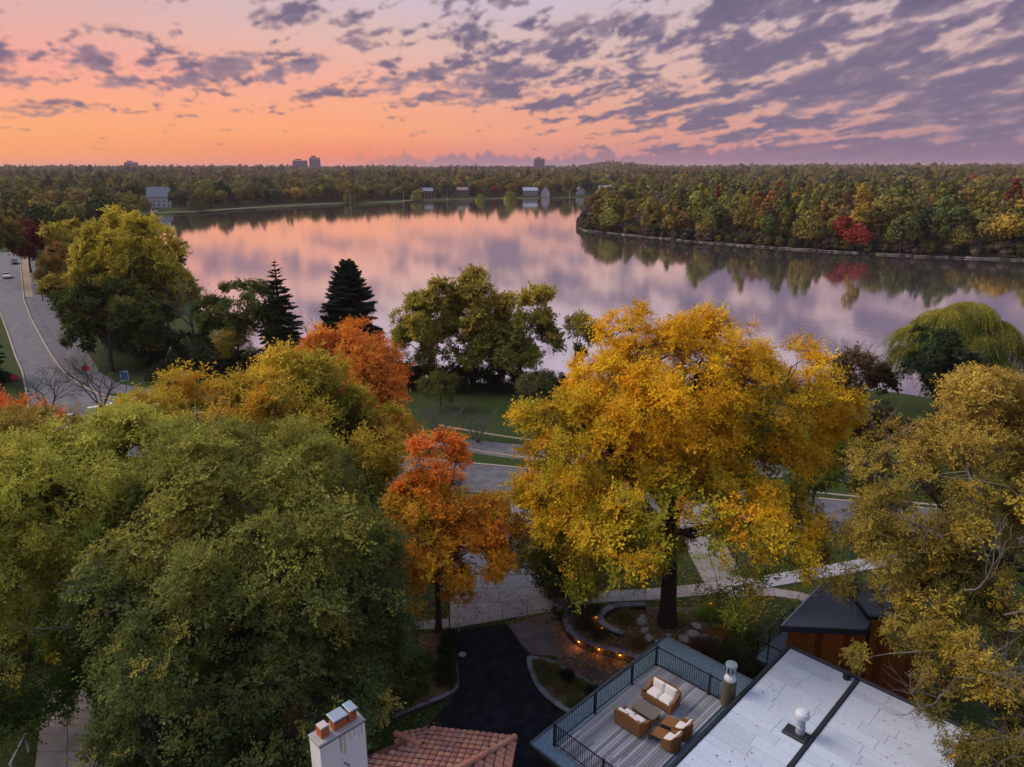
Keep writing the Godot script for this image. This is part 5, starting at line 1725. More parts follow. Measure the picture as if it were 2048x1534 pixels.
func wood_wing(c0: Vector3, turn: float):
	var B := Basis(Vector3.UP, turn)
	var fl := c0 + B * Vector3(3.68, 0, -5.44)
	var bl := c0 + B * Vector3(3.69, 0, -10.4)
	var t := thing("cedar_wing", "cedar-clad wing with a dark sloping roof behind the pale roof", "house wing", Vector3(fl.x, 0, fl.z))
	# dark roof: a tilted slab
	var q := [Vector3.ZERO, Vector3(4.1, 0, .28), Vector3(4.1, 0, .28) + (bl - fl) * Vector3(1, 0, 1), (bl - fl) * Vector3(1, 0, 1)]
	var m := Mb.new()
	var top := []
	var bot := []
	for i in 4:
		var y := 5.0 if i < 2 else 5.25
		top.append(q[i] + Vector3(0, y, 0)); bot.append(q[i] + Vector3(0, y - .04, 0))
	m.quad(top[0], top[1], top[2], top[3])
	part("roof", m, M.tar_roof, t)
	m = Mb.new()
	for i in 4:
		var j := (i + 1) % 4
		m.bar(q[i] + Vector3(0, 4.83 if i < 2 else 5.08, 0), q[j] + Vector3(0, 4.83 if j < 2 else 5.08, 0), .12, .30)
	part("fascia", m, M.fascia, t)
	# the pale drip edge on the left
	m = Mb.new()
	m.bar(q[0] + Vector3(-.03, 5.02, 0), q[3] + Vector3(-.03, 5.27, 0), .09, .05)
	part("drip_edge", m, M.steel, t)
	# wall of upright cedar boards facing the camera
	var n := 0
	for i in 11:
		var b := Mb.new()
		var w := .36
		b.bevel(Vector3.ZERO, Vector3(w - .012, 4.75, .05), .005)
		parts("wall_board", n, b.mesh(), M.wood[rng.randi() % 3], t, Transform3D(Basis(), Vector3(.62 + i * w, 2.32, -.28 + i * .018)))
		n += 1
	for i in 9:
		var b := Mb.new()
		b.bevel(Vector3.ZERO, Vector3(.35, 5.3, .05), .005)
		parts("wall_board", n, b.mesh(), M.wood[rng.randi() % 3], t, Transform3D(Basis(Vector3.UP, -.18), Vector3(4.75 + i * .36, 2.6, -.1 + i * .07)))
		n += 1
	m = Mb.new()
	m.prism(PackedVector2Array([Vector2(.6, -.36), Vector2(4.4, -.2), Vector2(4.4 + bl.x - fl.x, -.2 + bl.z - fl.z), Vector2(.6 + bl.x - fl.x, -.36 + bl.z - fl.z)]), 0, 4.7)
	part("core_wall", m, M.dark_wall, t)
	m = Mb.new()
	m.prism(PackedVector2Array([Vector2(4.5, -.35), Vector2(8.2, .35), Vector2(8.2, -3.2), Vector2(4.5, -2.5)]), 0, 5.35)
	part("rear_wall", m, M.dark_wall, t)
	m = Mb.new()
	m.prism(PackedVector2Array([Vector2(4.45, -.3), Vector2(8.4, .5), Vector2(8.4, -3.3), Vector2(4.45, -2.6)]), 5.36, 5.48)
	part("roof", m, M.tar_roof, t)
	# balcony on the left, over the garden
	var bc := thing("balcony", "small grey balcony with thin black rails left of the cedar wing", "balcony", c0, turn)
	m = Mb.new()
	m.box(Vector3(3.3, 2.74, -7.1), Vector3(1.2, .12, 4.2))
	part("floor", m, M.membrane, bc)
	m = Mb.new()
	m.box(Vector3(2.68, 2.66, -7.1), Vector3(.06, .3, 4.3))
	m.box(Vector3(3.3, 2.66, -4.97), Vector3(1.3, .3, .06))
	part("fascia", m, M.fascia, bc)
	for p in [Vector3(2.78, 1.3, -5.15), Vector3(2.78, 1.3, -9.0)]:
		m = Mb.new()
		m.box(p, Vector3(.16, 2.6, .16))
		part("support_post", m, M.dark_metal, bc)
	var r := 0
	for z in [-5.05, -6.4, -7.75, -9.1]:
		m = Mb.new()
		m.box(Vector3(2.72, 3.32, z), Vector3(.06, 1.1, .06))
		parts("rail_post", r, m.mesh(), M.dark_metal, bc)
		r += 1
	for xx in [3.3, 3.88]:
		m = Mb.new()
		m.box(Vector3(xx, 3.32, -5.02), Vector3(.05, 1.1, .05))
		parts("rail_post", r, m.mesh(), M.dark_metal, bc)
		r += 1
	r = 0
	for s in [[Vector3(2.72, 3.88, -5.0), Vector3(2.72, 3.88, -9.2), .06], [Vector3(2.7, 3.88, -5.02), Vector3(3.95, 3.88, -5.02), .06], [Vector3(2.72, 3.4, -5.0), Vector3(2.72, 3.4, -9.2), .015], [Vector3(2.72, 3.1, -5.0), Vector3(2.72, 3.1, -9.2), .015], [Vector3(2.7, 3.4, -5.02), Vector3(3.95, 3.4, -5.02), .015], [Vector3(2.7, 3.1, -5.02), Vector3(3.95, 3.1, -5.02), .015]]:
		m = Mb.new()
		m.bar(s[0], s[1], s[2], s[2])
		parts("rail", r, m.mesh(), M.dark_metal, bc)
		r += 1

var tile_no := 0
var tile_mesh: Mesh

func tile_face(t: Node3D, e0: Vector3, e1: Vector3, up: Vector3, poly: Array):
	# courses of barrel tiles over the face that rises along up from the eave e0-e1; poly: corners in (along, up) metres
	if tile_mesh == null:
		var b := Mb.new()
		var K := 6
		for k in K:
			var a0 := PI * k / K
			var a1 := PI * (k + 1) / K
			var r0 := .134
			var r1 := .112
			var p := [Vector3(-cos(a0) * r0, sin(a0) * r0 * .5, 0), Vector3(-cos(a1) * r0, sin(a1) * r0 * .5, 0), Vector3(-cos(a1) * r1, sin(a1) * r1 * .5 - .01, -.315), Vector3(-cos(a0) * r1, sin(a0) * r1 * .5 - .01, -.315)]
			b.quad(p[0], p[1], p[2], p[3])
			b.tri(Vector3(0, -.02, 0), p[1], p[0])
		tile_mesh = b.mesh()
	var x := (e1 - e0).normalized()
	var y := up.normalized()
	var nn := y.cross(x).normalized()
	if nn.y < 0: nn = -nn
	var pg := PackedVector2Array()
	for p in poly: pg.append(Vector2(p[0], p[1]))
	# the boards under the tiles
	var m := Mb.new()
	var w := []
	for p in poly: w.append(e0 + x * p[0] + y * p[1] - nn * .03)
	for i in range(1, w.size() - 1):
		if (w[i] - w[0]).cross(w[i + 1] - w[0]).dot(nn) > 0: m.tri(w[0], w[i], w[i + 1])
		else: m.tri(w[0], w[i + 1], w[i])
	part("roof_bed", m, M.tile[2], t)
	var r := 0
	var top := 0.0
	var right := 0.0
	var left := 0.0
	for p in poly: top = maxf(top, p[1]); right = maxf(right, p[0]); left = minf(left, p[0])
	var s := 0.0
	while s < top:
		var a := left
		while a < right:
			var c := Vector2(a + .125, s + .17)
			if Geometry2D.is_point_in_polygon(c, pg):
				var z := -y + nn * .05
				var bs := Basis(x, nn, -y) if x.cross(nn).dot(-y) > 0 else Basis(-x, nn, -y)
				bs = bs * Basis(Vector3.RIGHT, .09) * Basis(Vector3.UP, R(-.03, .03))
				parts("roof_tile", tile_no, tile_mesh, M.tile[rng.randi() % 5], t, Transform3D(bs, e0 + x * (a + .125) + y * (s - .04) + nn * (.02 + R(-.006, .006)) - t.position))
				tile_no += 1
			a += .255
		s += .36
		r += 1

func hip_caps(t: Node3D, a: Vector3, b: Vector3):
	var d := b - a
	var n := int(d.length() / .36)
	for i in n:
		var m := Mb.new()
		var p := a + d * (float(i) / n)
		var q := a + d * (float(i + 1.15) / n)
		m.tube([p + Vector3(0, .05, 0), q + Vector3(0, .02, 0)], [.135, .115], 9, true)
		m.col = Color.WHITE
		parts("ridge_tile", cap_no, m.mesh(), M.tile[[1, 3, 0][rng.randi() % 3]], t)
		cap_no += 1
var cap_no := 0

func tile_house():
	var t := thing("tile_roofed_house", "house with a red clay barrel-tile hip roof at the bottom edge", "house")
	var B := Vector3(.13, 5.5, -22.9)
	var A := Vector3(-3.23, 5.5, -23.4)
	var C := Vector3(-4.62, 5.5, -23.05)
	var ex := (B - A).normalized()
	var ez := Vector3(-ex.z, 0, ex.x)       # towards the camera
	var k := .30
	var upm := ez + Vector3(0, k, 0)
	var l1 := upm.length()
	tile_face(t, A, B, upm, [[0, 0], [3.4, 0], [3.4 - .65 * 3.4, 3.4 * l1], [-2.6, 3.4 * l1], [-.62, 1.75 * l1]])
	# right face, steeper
	var kr := .46
	var upr := -ex + Vector3(0, kr, 0)
	tile_face(t, B, B + ez * 5.0, upr, [[0, 0], [5.0, 0], [5.0, 2.2 * upr.length()], [3.4, 2.2 * upr.length()]])
	# the low wing on the left: its front face and its left face
	var wx := (A - C).normalized()
	var wz := Vector3(-wx.z, 0, wx.x)
	var kw := .40
	var upw := wz + Vector3(0, kw, 0)
	tile_face(t, C, A, upw, [[0, 0], [1.45, 0], [.80, 1.36 * upw.length()]])
	var upl := wx + Vector3(0, kw * 1.7, 0)
	tile_face(t, C, C + wz * 4.5 , upl, [[0, 0], [2.6, 0], [1.38, .80 * upl.length()]])
	hip_caps(t, C, C + wx * .80 + wz * 1.36 + Vector3(0, kw * 1.36, 0))
	hip_caps(t, B, B + (ez * .839 - ex * .545) * 4.0 + Vector3(0, k * 4.0 * .839, 0))
	# walls, eaves and gutters below
	var m := Mb.new()
	m.prism(PackedVector2Array([Vector2(C.x + .4, C.z + .4), Vector2(A.x, A.z + .45), Vector2(B.x - .35, B.z + .4), Vector2(B.x - .35 - .6, B.z + 5.0), Vector2(C.x + .2, C.z + 5.0)]), 0, 5.35)
	part("wall", m, M.stucco, t)
	m = Mb.new()
	m.bar(A + Vector3(0, -.1, 0), B + Vector3(0, -.1, 0), .14, .12)
	m.bar(B + Vector3(0, -.1, 0), B + ez * 5 + Vector3(0, -.1, 0), .14, .12)
	m.bar(C + Vector3(0, -.1, 0), A + Vector3(0, -.1, 0), .14, .12)
	part("gutter", m, M.pot, t)
	# the white chimney
	var ch := thing("white_chimney", "tall white rendered chimney with two clay flues and a steel cap", "chimney", Vector3(-5.86, 0, -19.5), deg_to_rad(44))
	m = Mb.new()
	m.box(Vector3(0, 4.55, 0), Vector3(1.70, 9.1, .68))
	part("shaft", m, M.stucco, ch)
	m = Mb.new()
	m.bevel(Vector3(0, 9.13, 0), Vector3(1.76, .08, .74), .03)
	part("crown_slab", m, M.mortar, ch)
	m = Mb.new()
	m.box(Vector3(0, 9.07, 0), Vector3(1.73, .05, .71))
	part("flashing", m, M.dark_metal, ch)
	for s in [[-.52, .30, .36, .34], [.06, .48, .34, .34], [.52, .30, .34, .34]]:
		m = Mb.new()
		m.bevel(Vector3(s[0], 9.17 + s[2] / 2, .0), Vector3(s[1], s[2], s[3]), .015)
		part("clay_flue", m, M.pot, ch)
	m = Mb.new()
	m.bevel(Vector3(-.52, 9.555, 0), Vector3(.30, .05, .34), .02)
	part("flue_lid", m, flat(lin(.42, .36, .37), .8), ch)
	for s in [[.04, .54, 9.62], [.53, .32, 9.66]]:
		m = Mb.new()
		m.box(Vector3(s[0], s[2] - .07, 0), Vector3(s[1] - .08, .1, .38))
		part("cap_skirt", m, M.dark_metal, ch)
		m = Mb.new()
		m.bevel(Vector3(s[0], s[2], 0), Vector3(s[1], .05, .52), .02, Basis(Vector3.RIGHT, .0))
		part("steel_cap", m, M.steel, ch)
	for i in 9:
		m = Mb.new()
		var hh := R(.25, .85)
		m.box(Vector3(R(-.3, .72), 9.03 - hh / 2, .3415), Vector3(R(.015, .05), hh, .004))
		part("rust_stain", m, M.rust, ch)
	m = Mb.new()
	m.bar(Vector3(-.05, 7.95, .36), Vector3(.12, 7.75, .42), .025, .025)
	m.bar(Vector3(.12, 7.75, .42), Vector3(.10, 7.4, .36), .02, .02)
	part("iron_bracket", m, M.dark_metal, ch)

func far_house(label: String, at: Vector3, w: float, d: float, h: float, rh: float, wall: Color, roof: Color, turn: float, floors := 2, gable_front := false):
	var t := thing("lake_house", label, "house", Vector3(at.x, land(at.x, at.z), at.z), turn)
	var m := Mb.new()
	m.box(Vector3(0, h / 2 - .5, 0), Vector3(w, h + 1, d))
	if gable_front:
		m.tri(Vector3(-w / 2, h, d / 2), Vector3(w / 2, h, d / 2), Vector3(0, h + rh, d / 2))
		m.tri(Vector3(w / 2, h, -d / 2), Vector3(-w / 2, h, -d / 2), Vector3(0, h + rh, -d / 2))
	else:
		m.tri(Vector3(w / 2, h, d / 2), Vector3(w / 2, h, -d / 2), Vector3(w / 2, h + rh, 0))
		m.tri(Vector3(-w / 2, h, -d / 2), Vector3(-w / 2, h, d / 2), Vector3(-w / 2, h + rh, 0))
	part("wall", m, flat(wall.linear_to_srgb(), .9), t)
	m = Mb.new()
	var e := .6
	if gable_front:
		var q := [Vector3(-w / 2 - e, h - e * rh / (w / 2), d / 2 + e), Vector3(0, h + rh, d / 2 + e), Vector3(0, h + rh, -d / 2 - e), Vector3(-w / 2 - e, h - e * rh / (w / 2), -d / 2 - e)]
		for s in [1.0, -1.0]:
			var p := []
			for v in q: p.append(v * Vector3(s, 1, 1) + Vector3(0, .12, 0))
			if s > 0: m.quad(p[0], p[1], p[2], p[3])
			else: m.quad(p[3], p[2], p[1], p[0])
			for z in [d / 2 + e]:
				m.quad(p[0] - Vector3(0, .3, 0), p[1] - Vector3(0, .3, 0), p[1], p[0])
	else:
		var q := [Vector3(-w / 2 - e, h - e * rh / (d / 2), d / 2 + e), Vector3(w / 2 + e, h - e * rh / (d / 2), d / 2 + e), Vector3(w / 2 + e, h + rh, 0), Vector3(-w / 2 - e, h + rh, 0)]
		for s in [1.0, -1.0]:
			var p := []
			for v in q: p.append(v * Vector3(1, 1, s) + Vector3(0, .12, 0))
			if s > 0: m.quad(p[0], p[1], p[2], p[3])
			else: m.quad(p[3], p[2], p[1], p[0])
	var rf := part("roof", m, flat(roof.linear_to_srgb(), .8), t)
	var c := Mb.new()
	c.box(Vector3(w * .3, h + rh + .2, 0), Vector3(.9, 2.2, .7))
	part("chimney", c, M.pot, rf)
	var pane := flat(lin(.04, .05, .07), .12, .2)
	var n := int(w / 3.0)
	for f in floors:
		for i in n:
			var wx := -w / 2 + (i + .5) * w / n
			var y := 1.7 + f * 2.9
			if y + 1.0 > h: continue
			var b := Mb.new()
			b.box(Vector3(wx, y, d / 2 + .03), Vector3(1.35, 1.75, .1))
			var wd := part("window", b, flat(Color(.85, .85, .85), .7), t)
			b = Mb.new()
			b.box(Vector3(wx, y, d / 2 + .07), Vector3(1.0, 1.4, .06))
			part("pane", b, pane, wd)
	return t

func tower(label: String, at: Vector3, w: float, d: float, h: float, floors: int, bays: int, col: Color, turn := 0.0, crown := 0.0):
	var t := thing("tower_block", label, "building", Vector3(at.x, land(at.x, at.z), at.z), turn)
	var m := Mb.new()
	m.box(Vector3(0, h / 2 - 2, 0), Vector3(w, h + 4, d))
	part("wall", m, flat(col.linear_to_srgb(), .9), t)
	m = Mb.new()
	m.box(Vector3(0, h + 2 + .3, 0), Vector3(w + .8, 1.0, d + .8))
	if crown > 0.0: m.box(Vector3(-w * .1, h + 2.8 + crown / 2, 0), Vector3(w * .4, crown, d * .5))
	part("roof", m, flat((col * .7).linear_to_srgb(), .9), t)
	var gl := flat(lin(.05, .055, .075), .15, .2)
	var b := Mb.new()
	b.box(Vector3.ZERO, Vector3(w / bays * .55, h / floors * .5, .3))
	var bm := b.mesh()
	var n := 0
	for f in range(0, floors):
		for i in bays:
			parts("window", n, bm, gl, t, Transform3D(Basis(), Vector3(-w / 2 + (i + .5) * w / bays, 2 + (f + .5) * h / floors, d / 2 + .08)))
			n += 1
	return t

func far_buildings():
	far_house("pale gambrel-fronted house with a grey blue roof on the left far shore", Vector3(-270, 0, -560), 17, 12, 8.5, 6.5, Color(.50, .48, .50), Color(.17, .19, .24), .45)
	far_house("brick red side wing with a flat pale roof beside the gambrel-fronted house", Vector3(-283.5, 0, -554), 12, 9, 4.5, 1.2, Color(.26, .11, .08), Color(.5, .48, .46), .45, 1)
	far_house("dark red house with a blue roof left of the big brick house", Vector3(-90, 0, -775), 13, 10, 6.5, 3.0, Color(.14, .045, .04), Color(.16, .20, .26), .1)
	far_house("big brick house with a pale roof between the far willows", Vector3(-52, 0, -775), 22, 12, 7.5, 2.6, Color(.15, .065, .05), Color(.16, .14, .145), .0)
	far_house("white steep-gabled house on the far shore below the concrete tower", Vector3(36, 0, -790), 9, 11, 5.0, 6.0, Color(.30, .30, .34), Color(.10, .11, .14), -.1, 2, true)
	far_house("low house with a light blue roof left of the steep-gabled house", Vector3(20, 0, -815), 16, 10, 6, 3.0, Color(.30, .28, .28), Color(.32, .38, .46), .1)
	far_house("small white house behind the far lawn, right of the steep-gabled house", Vector3(79, 0, -850), 9, 9, 6.5, 3, Color(.55, .54, .55), Color(.26, .26, .28), .0, 2, true)
	far_house("white house with two grey roofs near the wooded point", Vector3(108, 0, -870), 18, 10, 6.5, 3.5, Color(.50, .49, .5), Color(.30, .33, .38), -.15)
	far_house("tall pinkish brick house rising over the wooded point's tip", Vector3(122, 0, -690), 11, 10, 10, 3.0, Color(.36, .22, .19), Color(.30, .26, .26), -.2, 3)
	far_house("brown house with a white gable behind the wooded point", Vector3(143, 0, -690), 12, 11, 7.5, 4.5, Color(.5, .45, .43), Color(.13, .08, .06), -.2, 2, true)
	# the skyline
	tower("wide dark apartment block on the skyline, left of the slender tower", Vector3(-855, 0, -3000), 56, 24, 52, 9, 12, Color(.13, .13, .17), .2, 4)
	tower("slender pale-ribbed tower on the skyline over the left far shore", Vector3(-755, 0, -2850), 40, 26, 62, 13, 6, Color(.21, .19, .23), .2, 6)
	tower("lone flat-topped block far left on the skyline", Vector3(-1690, 0, -3300), 52, 26, 44, 7, 9, Color(.12, .13, .18), .3, 5)
	tower("long low white building on the left skyline", Vector3(-1480, 0, -3150), 46, 20, 27, 3, 12, Color(.40, .36, .38), .3)
	tower("concrete tower on the skyline right of the far willows", Vector3(105, 0, -2850), 40, 24, 62, 10, 5, Color(.21, .18, .20), -.1, 5)
	tower("low wing beside the concrete tower on the skyline", Vector3(146, 0, -2850), 36, 20, 40, 6, 7, Color(.20, .17, .19), -.1)

# ------------------------------------------------------------------ garden
func stone_wall(label: String, line: PackedVector2Array, y0: float, courses: int, ch: float, depth: float, capw: float, called := "garden_wall") -> Node3D:
	var t := thing(called, label, "wall")
	var n := 0
	var cum := [0.0]
	for i in line.size() - 1: cum.append(cum[-1] + line[i].distance_to(line[i + 1]))
	var total: float = cum[-1]
	var at := func(d: float) -> Array:
		var k := 0
		while k < line.size() - 2 and cum[k + 1] < d: k += 1
		var dir := (line[k + 1] - line[k]).normalized()
		return [line[k].lerp(line[k + 1], (d - cum[k]) / maxf(.001, cum[k + 1] - cum[k])), dir]
	for c in courses + 1:
		var cap := c == courses
		var d := 0.0
		if c % 2: d = -.2
		while d < total:
			var l := R(.5, .75) if cap else R(.32, .5)
			var a = at.call(maxf(d, 0.0))
			var b = at.call(minf(d + l, total))
			var p: Vector2 = (a[0] + b[0]) / 2
			var len: float = a[0].distance_to(b[0])
			if len > .08:
				var dr: Vector2 = (b[0] - a[0]).normalized()
				var m := Mb.new()
				m.bevel(Vector3.ZERO, Vector3((len + .02) if cap else len - .01, .075 if cap else ch - .012, capw if cap else depth + R(-.02, .02)), .012)
				var bs := Basis(Vector3(dr.x, 0, dr.y), Vector3.UP, Vector3(-dr.y, 0, dr.x))
				var y := y0 + c * ch + (.035 if cap else ch / 2)
				parts("cap_stone" if cap else "wall_stone", n, m.mesh(), (M.cap if cap else M.stone_dark)[rng.randi() % 3], t, Transform3D(bs, Vector3(p.x, y + R(-.004, .004), p.y)))
				n += 1
			d += l
	return t

func rock_mesh(sd: int) -> ArrayMesh:
	var g := FastNoiseLite.new()
	g.seed = sd
	g.frequency = .9
	var s := SphereMesh.new()
	s.radial_segments = 12; s.rings = 7
	s.radius = 1.0; s.height = 2.0
	var st := SurfaceTool.new()
	var mt := MeshDataTool.new()
	var am := ArrayMesh.new()
	am.add_surface_from_arrays(Mesh.PRIMITIVE_TRIANGLES, s.get_mesh_arrays())
	mt.create_from_surface(am, 0)
	for i in mt.get_vertex_count():
		var v := mt.get_vertex(i)
		v *= 1.0 + g.get_noise_3dv(v * 1.3) * .45
		v.y = clampf(v.y, -.6, .62)
		mt.set_vertex(i, v)
	am = ArrayMesh.new()
	mt.commit_to_surface(am)
	st.create_from(am, 0)
	st.generate_normals()
	return st.commit()

func bed(called: String, poly: PackedVector2Array, top: float, ramp: float, edge: PackedVector2Array, mat: Material, rough := .05):
	# a planted bed: a fine height field that falls to the ground along the given edge
	var m := Mb.new()
	var lo := Vector2(1e9, 1e9)
	var hi := -lo
	for p in poly: lo = lo.min(p); hi = hi.max(p)
	var st := .22
	var f := func(p: Vector2) -> float:
		var d := 1e9
		for i in edge.size() - 1:
			d = minf(d, p.distance_to(Geometry2D.get_closest_point_to_segment(p, edge[i], edge[i + 1])))
		return lerpf(.04, top, smoothstep(0.0, ramp, d)) + cn.get_noise_2d(p.x * 14.0, p.y * 14.0) * rough
	var x := lo.x
	while x < hi.x:
		var z := lo.y
		while z < hi.y:
			if Geometry2D.is_point_in_polygon(Vector2(x + st / 2, z + st / 2), poly):
				var q := []
				for k in [[0, 1], [1, 1], [1, 0], [0, 0]]:
					var p := Vector2(x + k[0] * st, z + k[1] * st)
					q.append(Vector3(p.x, f.call(p), p.y))
				m.quad(q[0], q[1], q[2], q[3])
			z += st
		x += st
	return struct(called, m, mat)

func lamp(label: String, at: Vector3, dir: Vector3, e := .5):
	var t := thing("wall_lamp", label, "lamp", at, 0.0, "lit lamps along the garden walls")
	var m := Mb.new()
	var z := dir.normalized()
	var b := Basis(Vector3.UP.cross(z).normalized(), Vector3.UP, z)
	m.bevel(Vector3(0, .075, 0) + z * .05, Vector3(.2, .025, .12), .008, b)
	part("hood", m, M.dark_metal, t)
	m = Mb.new()
	m.box(Vector3(0, .02, 0) + z * .055, Vector3(.12, .07, .06), b)
	part("glowing_bulb", m, M.lamp, t)
	var l := OmniLight3D.new()
	l.name = "lamp_light"
	l.light_color = Color(1.0, .56, .2)
	l.light_energy = e
	l.light_size = .05
	l.omni_range = 30
	l.omni_attenuation = 2
	l.shadow_enabled = true
	l.position = Vector3(0, -.03, 0) + z * .16
	t.add_child(l)

func make_garden():
	var outer := pts([4.9, -39.2, 4.3, -39.05, 3.76, -38.75, 3.38, -38.2, 3.27, -37.6, 3.4, -36.95, 3.68, -36.3, 4.1, -35.8, 4.65, -35.42, 5.45, -35.05, 6.6, -34.55, 7.7, -33.95, 8.6, -33.4])
	stone_wall("dark stone retaining wall curving beside the stained concrete pad, with lamps", outer, 0, 3, .17, .3, .42)
	var inner := pts([8.4, -38.78, 6.87, -38.7, 6.3, -38.55, 5.85, -38.25, 5.45, -37.75, 5.33, -37.25, 5.42, -36.8, 5.8, -36.35, 6.6, -35.85])
	stone_wall("upper curved stone wall behind the lamp-lit retaining wall", inner, .55, 2, .16, .28, .42)
	bed("garden_soil", pts([4.6, -39.1, 3.9, -38.7, 3.5, -38.1, 3.45, -37.2, 3.9, -36.2, 4.8, -35.5, 6.6, -34.7, 8.6, -33.5, 9.3, -33.6, 12.5, -35.2, 15.4, -35.6, 15.4, -38.6, 12.5, -39.7, 9.0, -39.7]), .62, 1.4, pts([4.2, -39.6, 9, -39.9, 12.6, -39.9, 15.6, -38.8, 15.7, -35.5]), M.soil, .10)
	bed("garden_lawn", pts([13.0, -39.2, 16.4, -38.2, 17.2, -36.4, 15.9, -34.2, 13.6, -34.6, 13.2, -37.0]), .5, .9, pts([12.6, -39.6, 16.6, -38.6, 17.6, -36.3]), M.grass, .05)
	# boulders
	var i := 0
	for s in [[8.05, -37.75, .26, "farthest of the cluster left of the golden trunk"], [7.87, -37.23, .48, "largest slab of the cluster left of the golden trunk"], [7.9, -36.37, .42, "third from the top left of the golden trunk"], [8.03, -35.68, .4, "below the cluster left of the golden trunk"], [8.61, -35.34, .3, "at the foot of the garden near the deck corner"], [10.17, -38.36, .3, "just right of the golden trunk, farther one"], [10.78, -38.05, .24, "just right of the golden trunk, smaller one"],
		[10.7, -36.02, .46, "largest right of the golden trunk"], [11.11, -36.8, .38, "between golden trunk and junipers"], [10.08, -35.61, .42, "directly beyond the deck corner"], [11.36, -35.75, .4, "among dark plants right of the trunk"], [12.23, -36.87, .3, "beside the green juniper"], [11.94, -35.34, .5, "purplish one beside the orange shrub"], [13.3, -34.6, .42, "at the right end below the juniper"], [9.3, -36.0, .22, "small one at the golden trunk's foot"]]:
		var m := rock_mesh(600 + i)
		var o := MeshInstance3D.new()
		o.name = numbered("boulder")
		o.mesh = m
		o.material_override = M.rock
		o.position = Vector3(s[0], .68, s[1])
		o.scale = Vector3(s[2] * R(.7, 1.0), s[2] * .42, s[2] * R(.55, .8))
		o.rotation.y = R(0, TAU)
		tag(o, "pale garden boulder " + s[3], "boulder", "pale boulders in the garden bed")
		add_child(o, true)
		i += 1
	# plants of the bed
	for s in [[12.9, -37.2, 1.1, .8, 150, Color(.05, .10, .02), Color(.12, .19, .035), "spreading green juniper beside the small lawn", "juniper"], [13.6, -36.1, 1.0, .7, 130, Color(.045, .09, .02), Color(.10, .16, .03), "green juniper between the small lawn and the balcony", "juniper"], [10.3, -37.5, .5, .5, 60, Color(.18, .21, .03), Color(.34, .30, .04), "yellow green leafy plant at the golden trunk's right", "plant"], [11.7, -38.0, .4, .4, 45, Color(.10, .22, .03), Color(.20, .32, .05), "bright green hosta behind the boulders", "plant"],
		[12.4, -35.9, .65, .55, 70, Color(.22, .12, .03), Color(.36, .2, .04), "orange brown low shrub before the juniper", "shrub"], [11.2, -34.9, .8, .6, 90, Color(.05, .03, .02), Color(.11, .06, .035), "dark reddish low shrub beyond the deck", "shrub"], [12.5, -34.3, 1.1, .8, 140, Color(.05, .06, .025), Color(.11, .12, .045), "dull olive spreading yew beyond the garage roof", "shrub"], [13.6, -33.6, .8, .7, 90, Color(.05, .055, .025), Color(.10, .10, .04), "dark olive shrub under the balcony", "shrub"],
		[5.0, -38.2, .7, .5, 70, Color(.02, .035, .014), Color(.05, .075, .025), "dark groundcover shrub between the two curved walls, upper end", "shrub"], [4.4, -37.0, .6, .45, 60, Color(.02, .035, .014), Color(.045, .065, .022), "dark groundcover shrub between the two curved walls, middle", "shrub"], [5.2, -36.0, .5, .4, 50, Color(.025, .04, .015), Color(.06, .08, .025), "dark groundcover shrub between the two curved walls, lower end", "shrub"],
		[6.9, -37.7, .6, .6, 60, Color(.11, .12, .03), Color(.2, .19, .05), "grassy olive plant inside the upper curved wall", "plant"], [12.4, -38.6, .5, .45, 50, Color(.09, .11, .03), Color(.26, .26, .07), "variegated plant beside the far garden lamp", "plant"], [9.6, -34.6, .5, .4, 45, Color(.05, .035, .02), Color(.10, .065, .035), "brown withered plant nearest the deck corner", "plant"], [7.3, -35.2, .5, .35, 45, Color(.07, .055, .03), Color(.14, .11, .05), "brown withered plant behind the retaining wall's stepped caps", "plant"]]:
		shrub("garden_shrub", s[7], Vector3(s[0], .5, s[1]), s[2], s[3], s[4], [s[5] * 1.5, s[6] * 1.7], "small", .42, "", s[8])
	# lamps
	lamp("lit garden lamp nearest the pavement on the curved retaining wall", Vector3(3.44, .42, -36.95), Vector3(-.9, 0, .4), .2)
	lamp("lit garden lamp second from the pavement on the curved retaining wall", Vector3(3.98, .42, -35.75), Vector3(-.7, 0, .7), .2)
	lamp("lit garden lamp in the middle of the retaining wall above the dark apron", Vector3(5.08, .42, -35.07), Vector3(-.4, 0, .9), .2)
	lamp("lit garden lamp nearest the roof deck on the retaining wall", Vector3(6.22, .42, -34.55), Vector3(-.4, 0, .9), .2)
	lamp("small lit garden lamp at the upper curved wall's far bend", Vector3(5.23, .8, -37.6), Vector3(-1, 0, .2), .05)
	lamp("lit garden lamp at the upper curved wall's near bend", Vector3(5.42, .8, -36.55), Vector3(-.8, 0, .5), .08)
	lamp("lone lit garden lamp between the golden trunk and the pale path", Vector3(12.5, .85, -39.0), Vector3(-.2, 0, 1), .1)
	# planter island before the garage
	var isl := pts([.99, -34.62, 1.0, -34.1, 1.09, -33.49, 1.25, -32.8, 1.5, -32.1, 2.0, -31.3, 2.73, -30.55, 3.44, -30.04, 4.2, -30.2, 4.75, -30.87, 4.79, -31.86, 4.15, -32.54, 3.17, -33.37, 2.48, -34.11, 1.74, -34.43, .99, -34.62])
	stone_wall("low pale stone edging round the planted island by the garage", isl, .02, 1, .14, .2, .3, "island_edging")
	bed("island_soil", isl, .2, .4, isl, M.soil, .04)
	for s in [[3.0, -32.6, .42, "smaller clipped boxwood ball farther from the deck"], [4.35, -31.2, .5, "larger clipped boxwood ball beside the deck railing"]]:
		shrub("boxwood_ball", s[3], Vector3(s[0], .45, s[1]), s[2], s[2], 170, [Color(.012, .026, .012), Color(.03, .05, .02)], "small", .2)
	i = 0
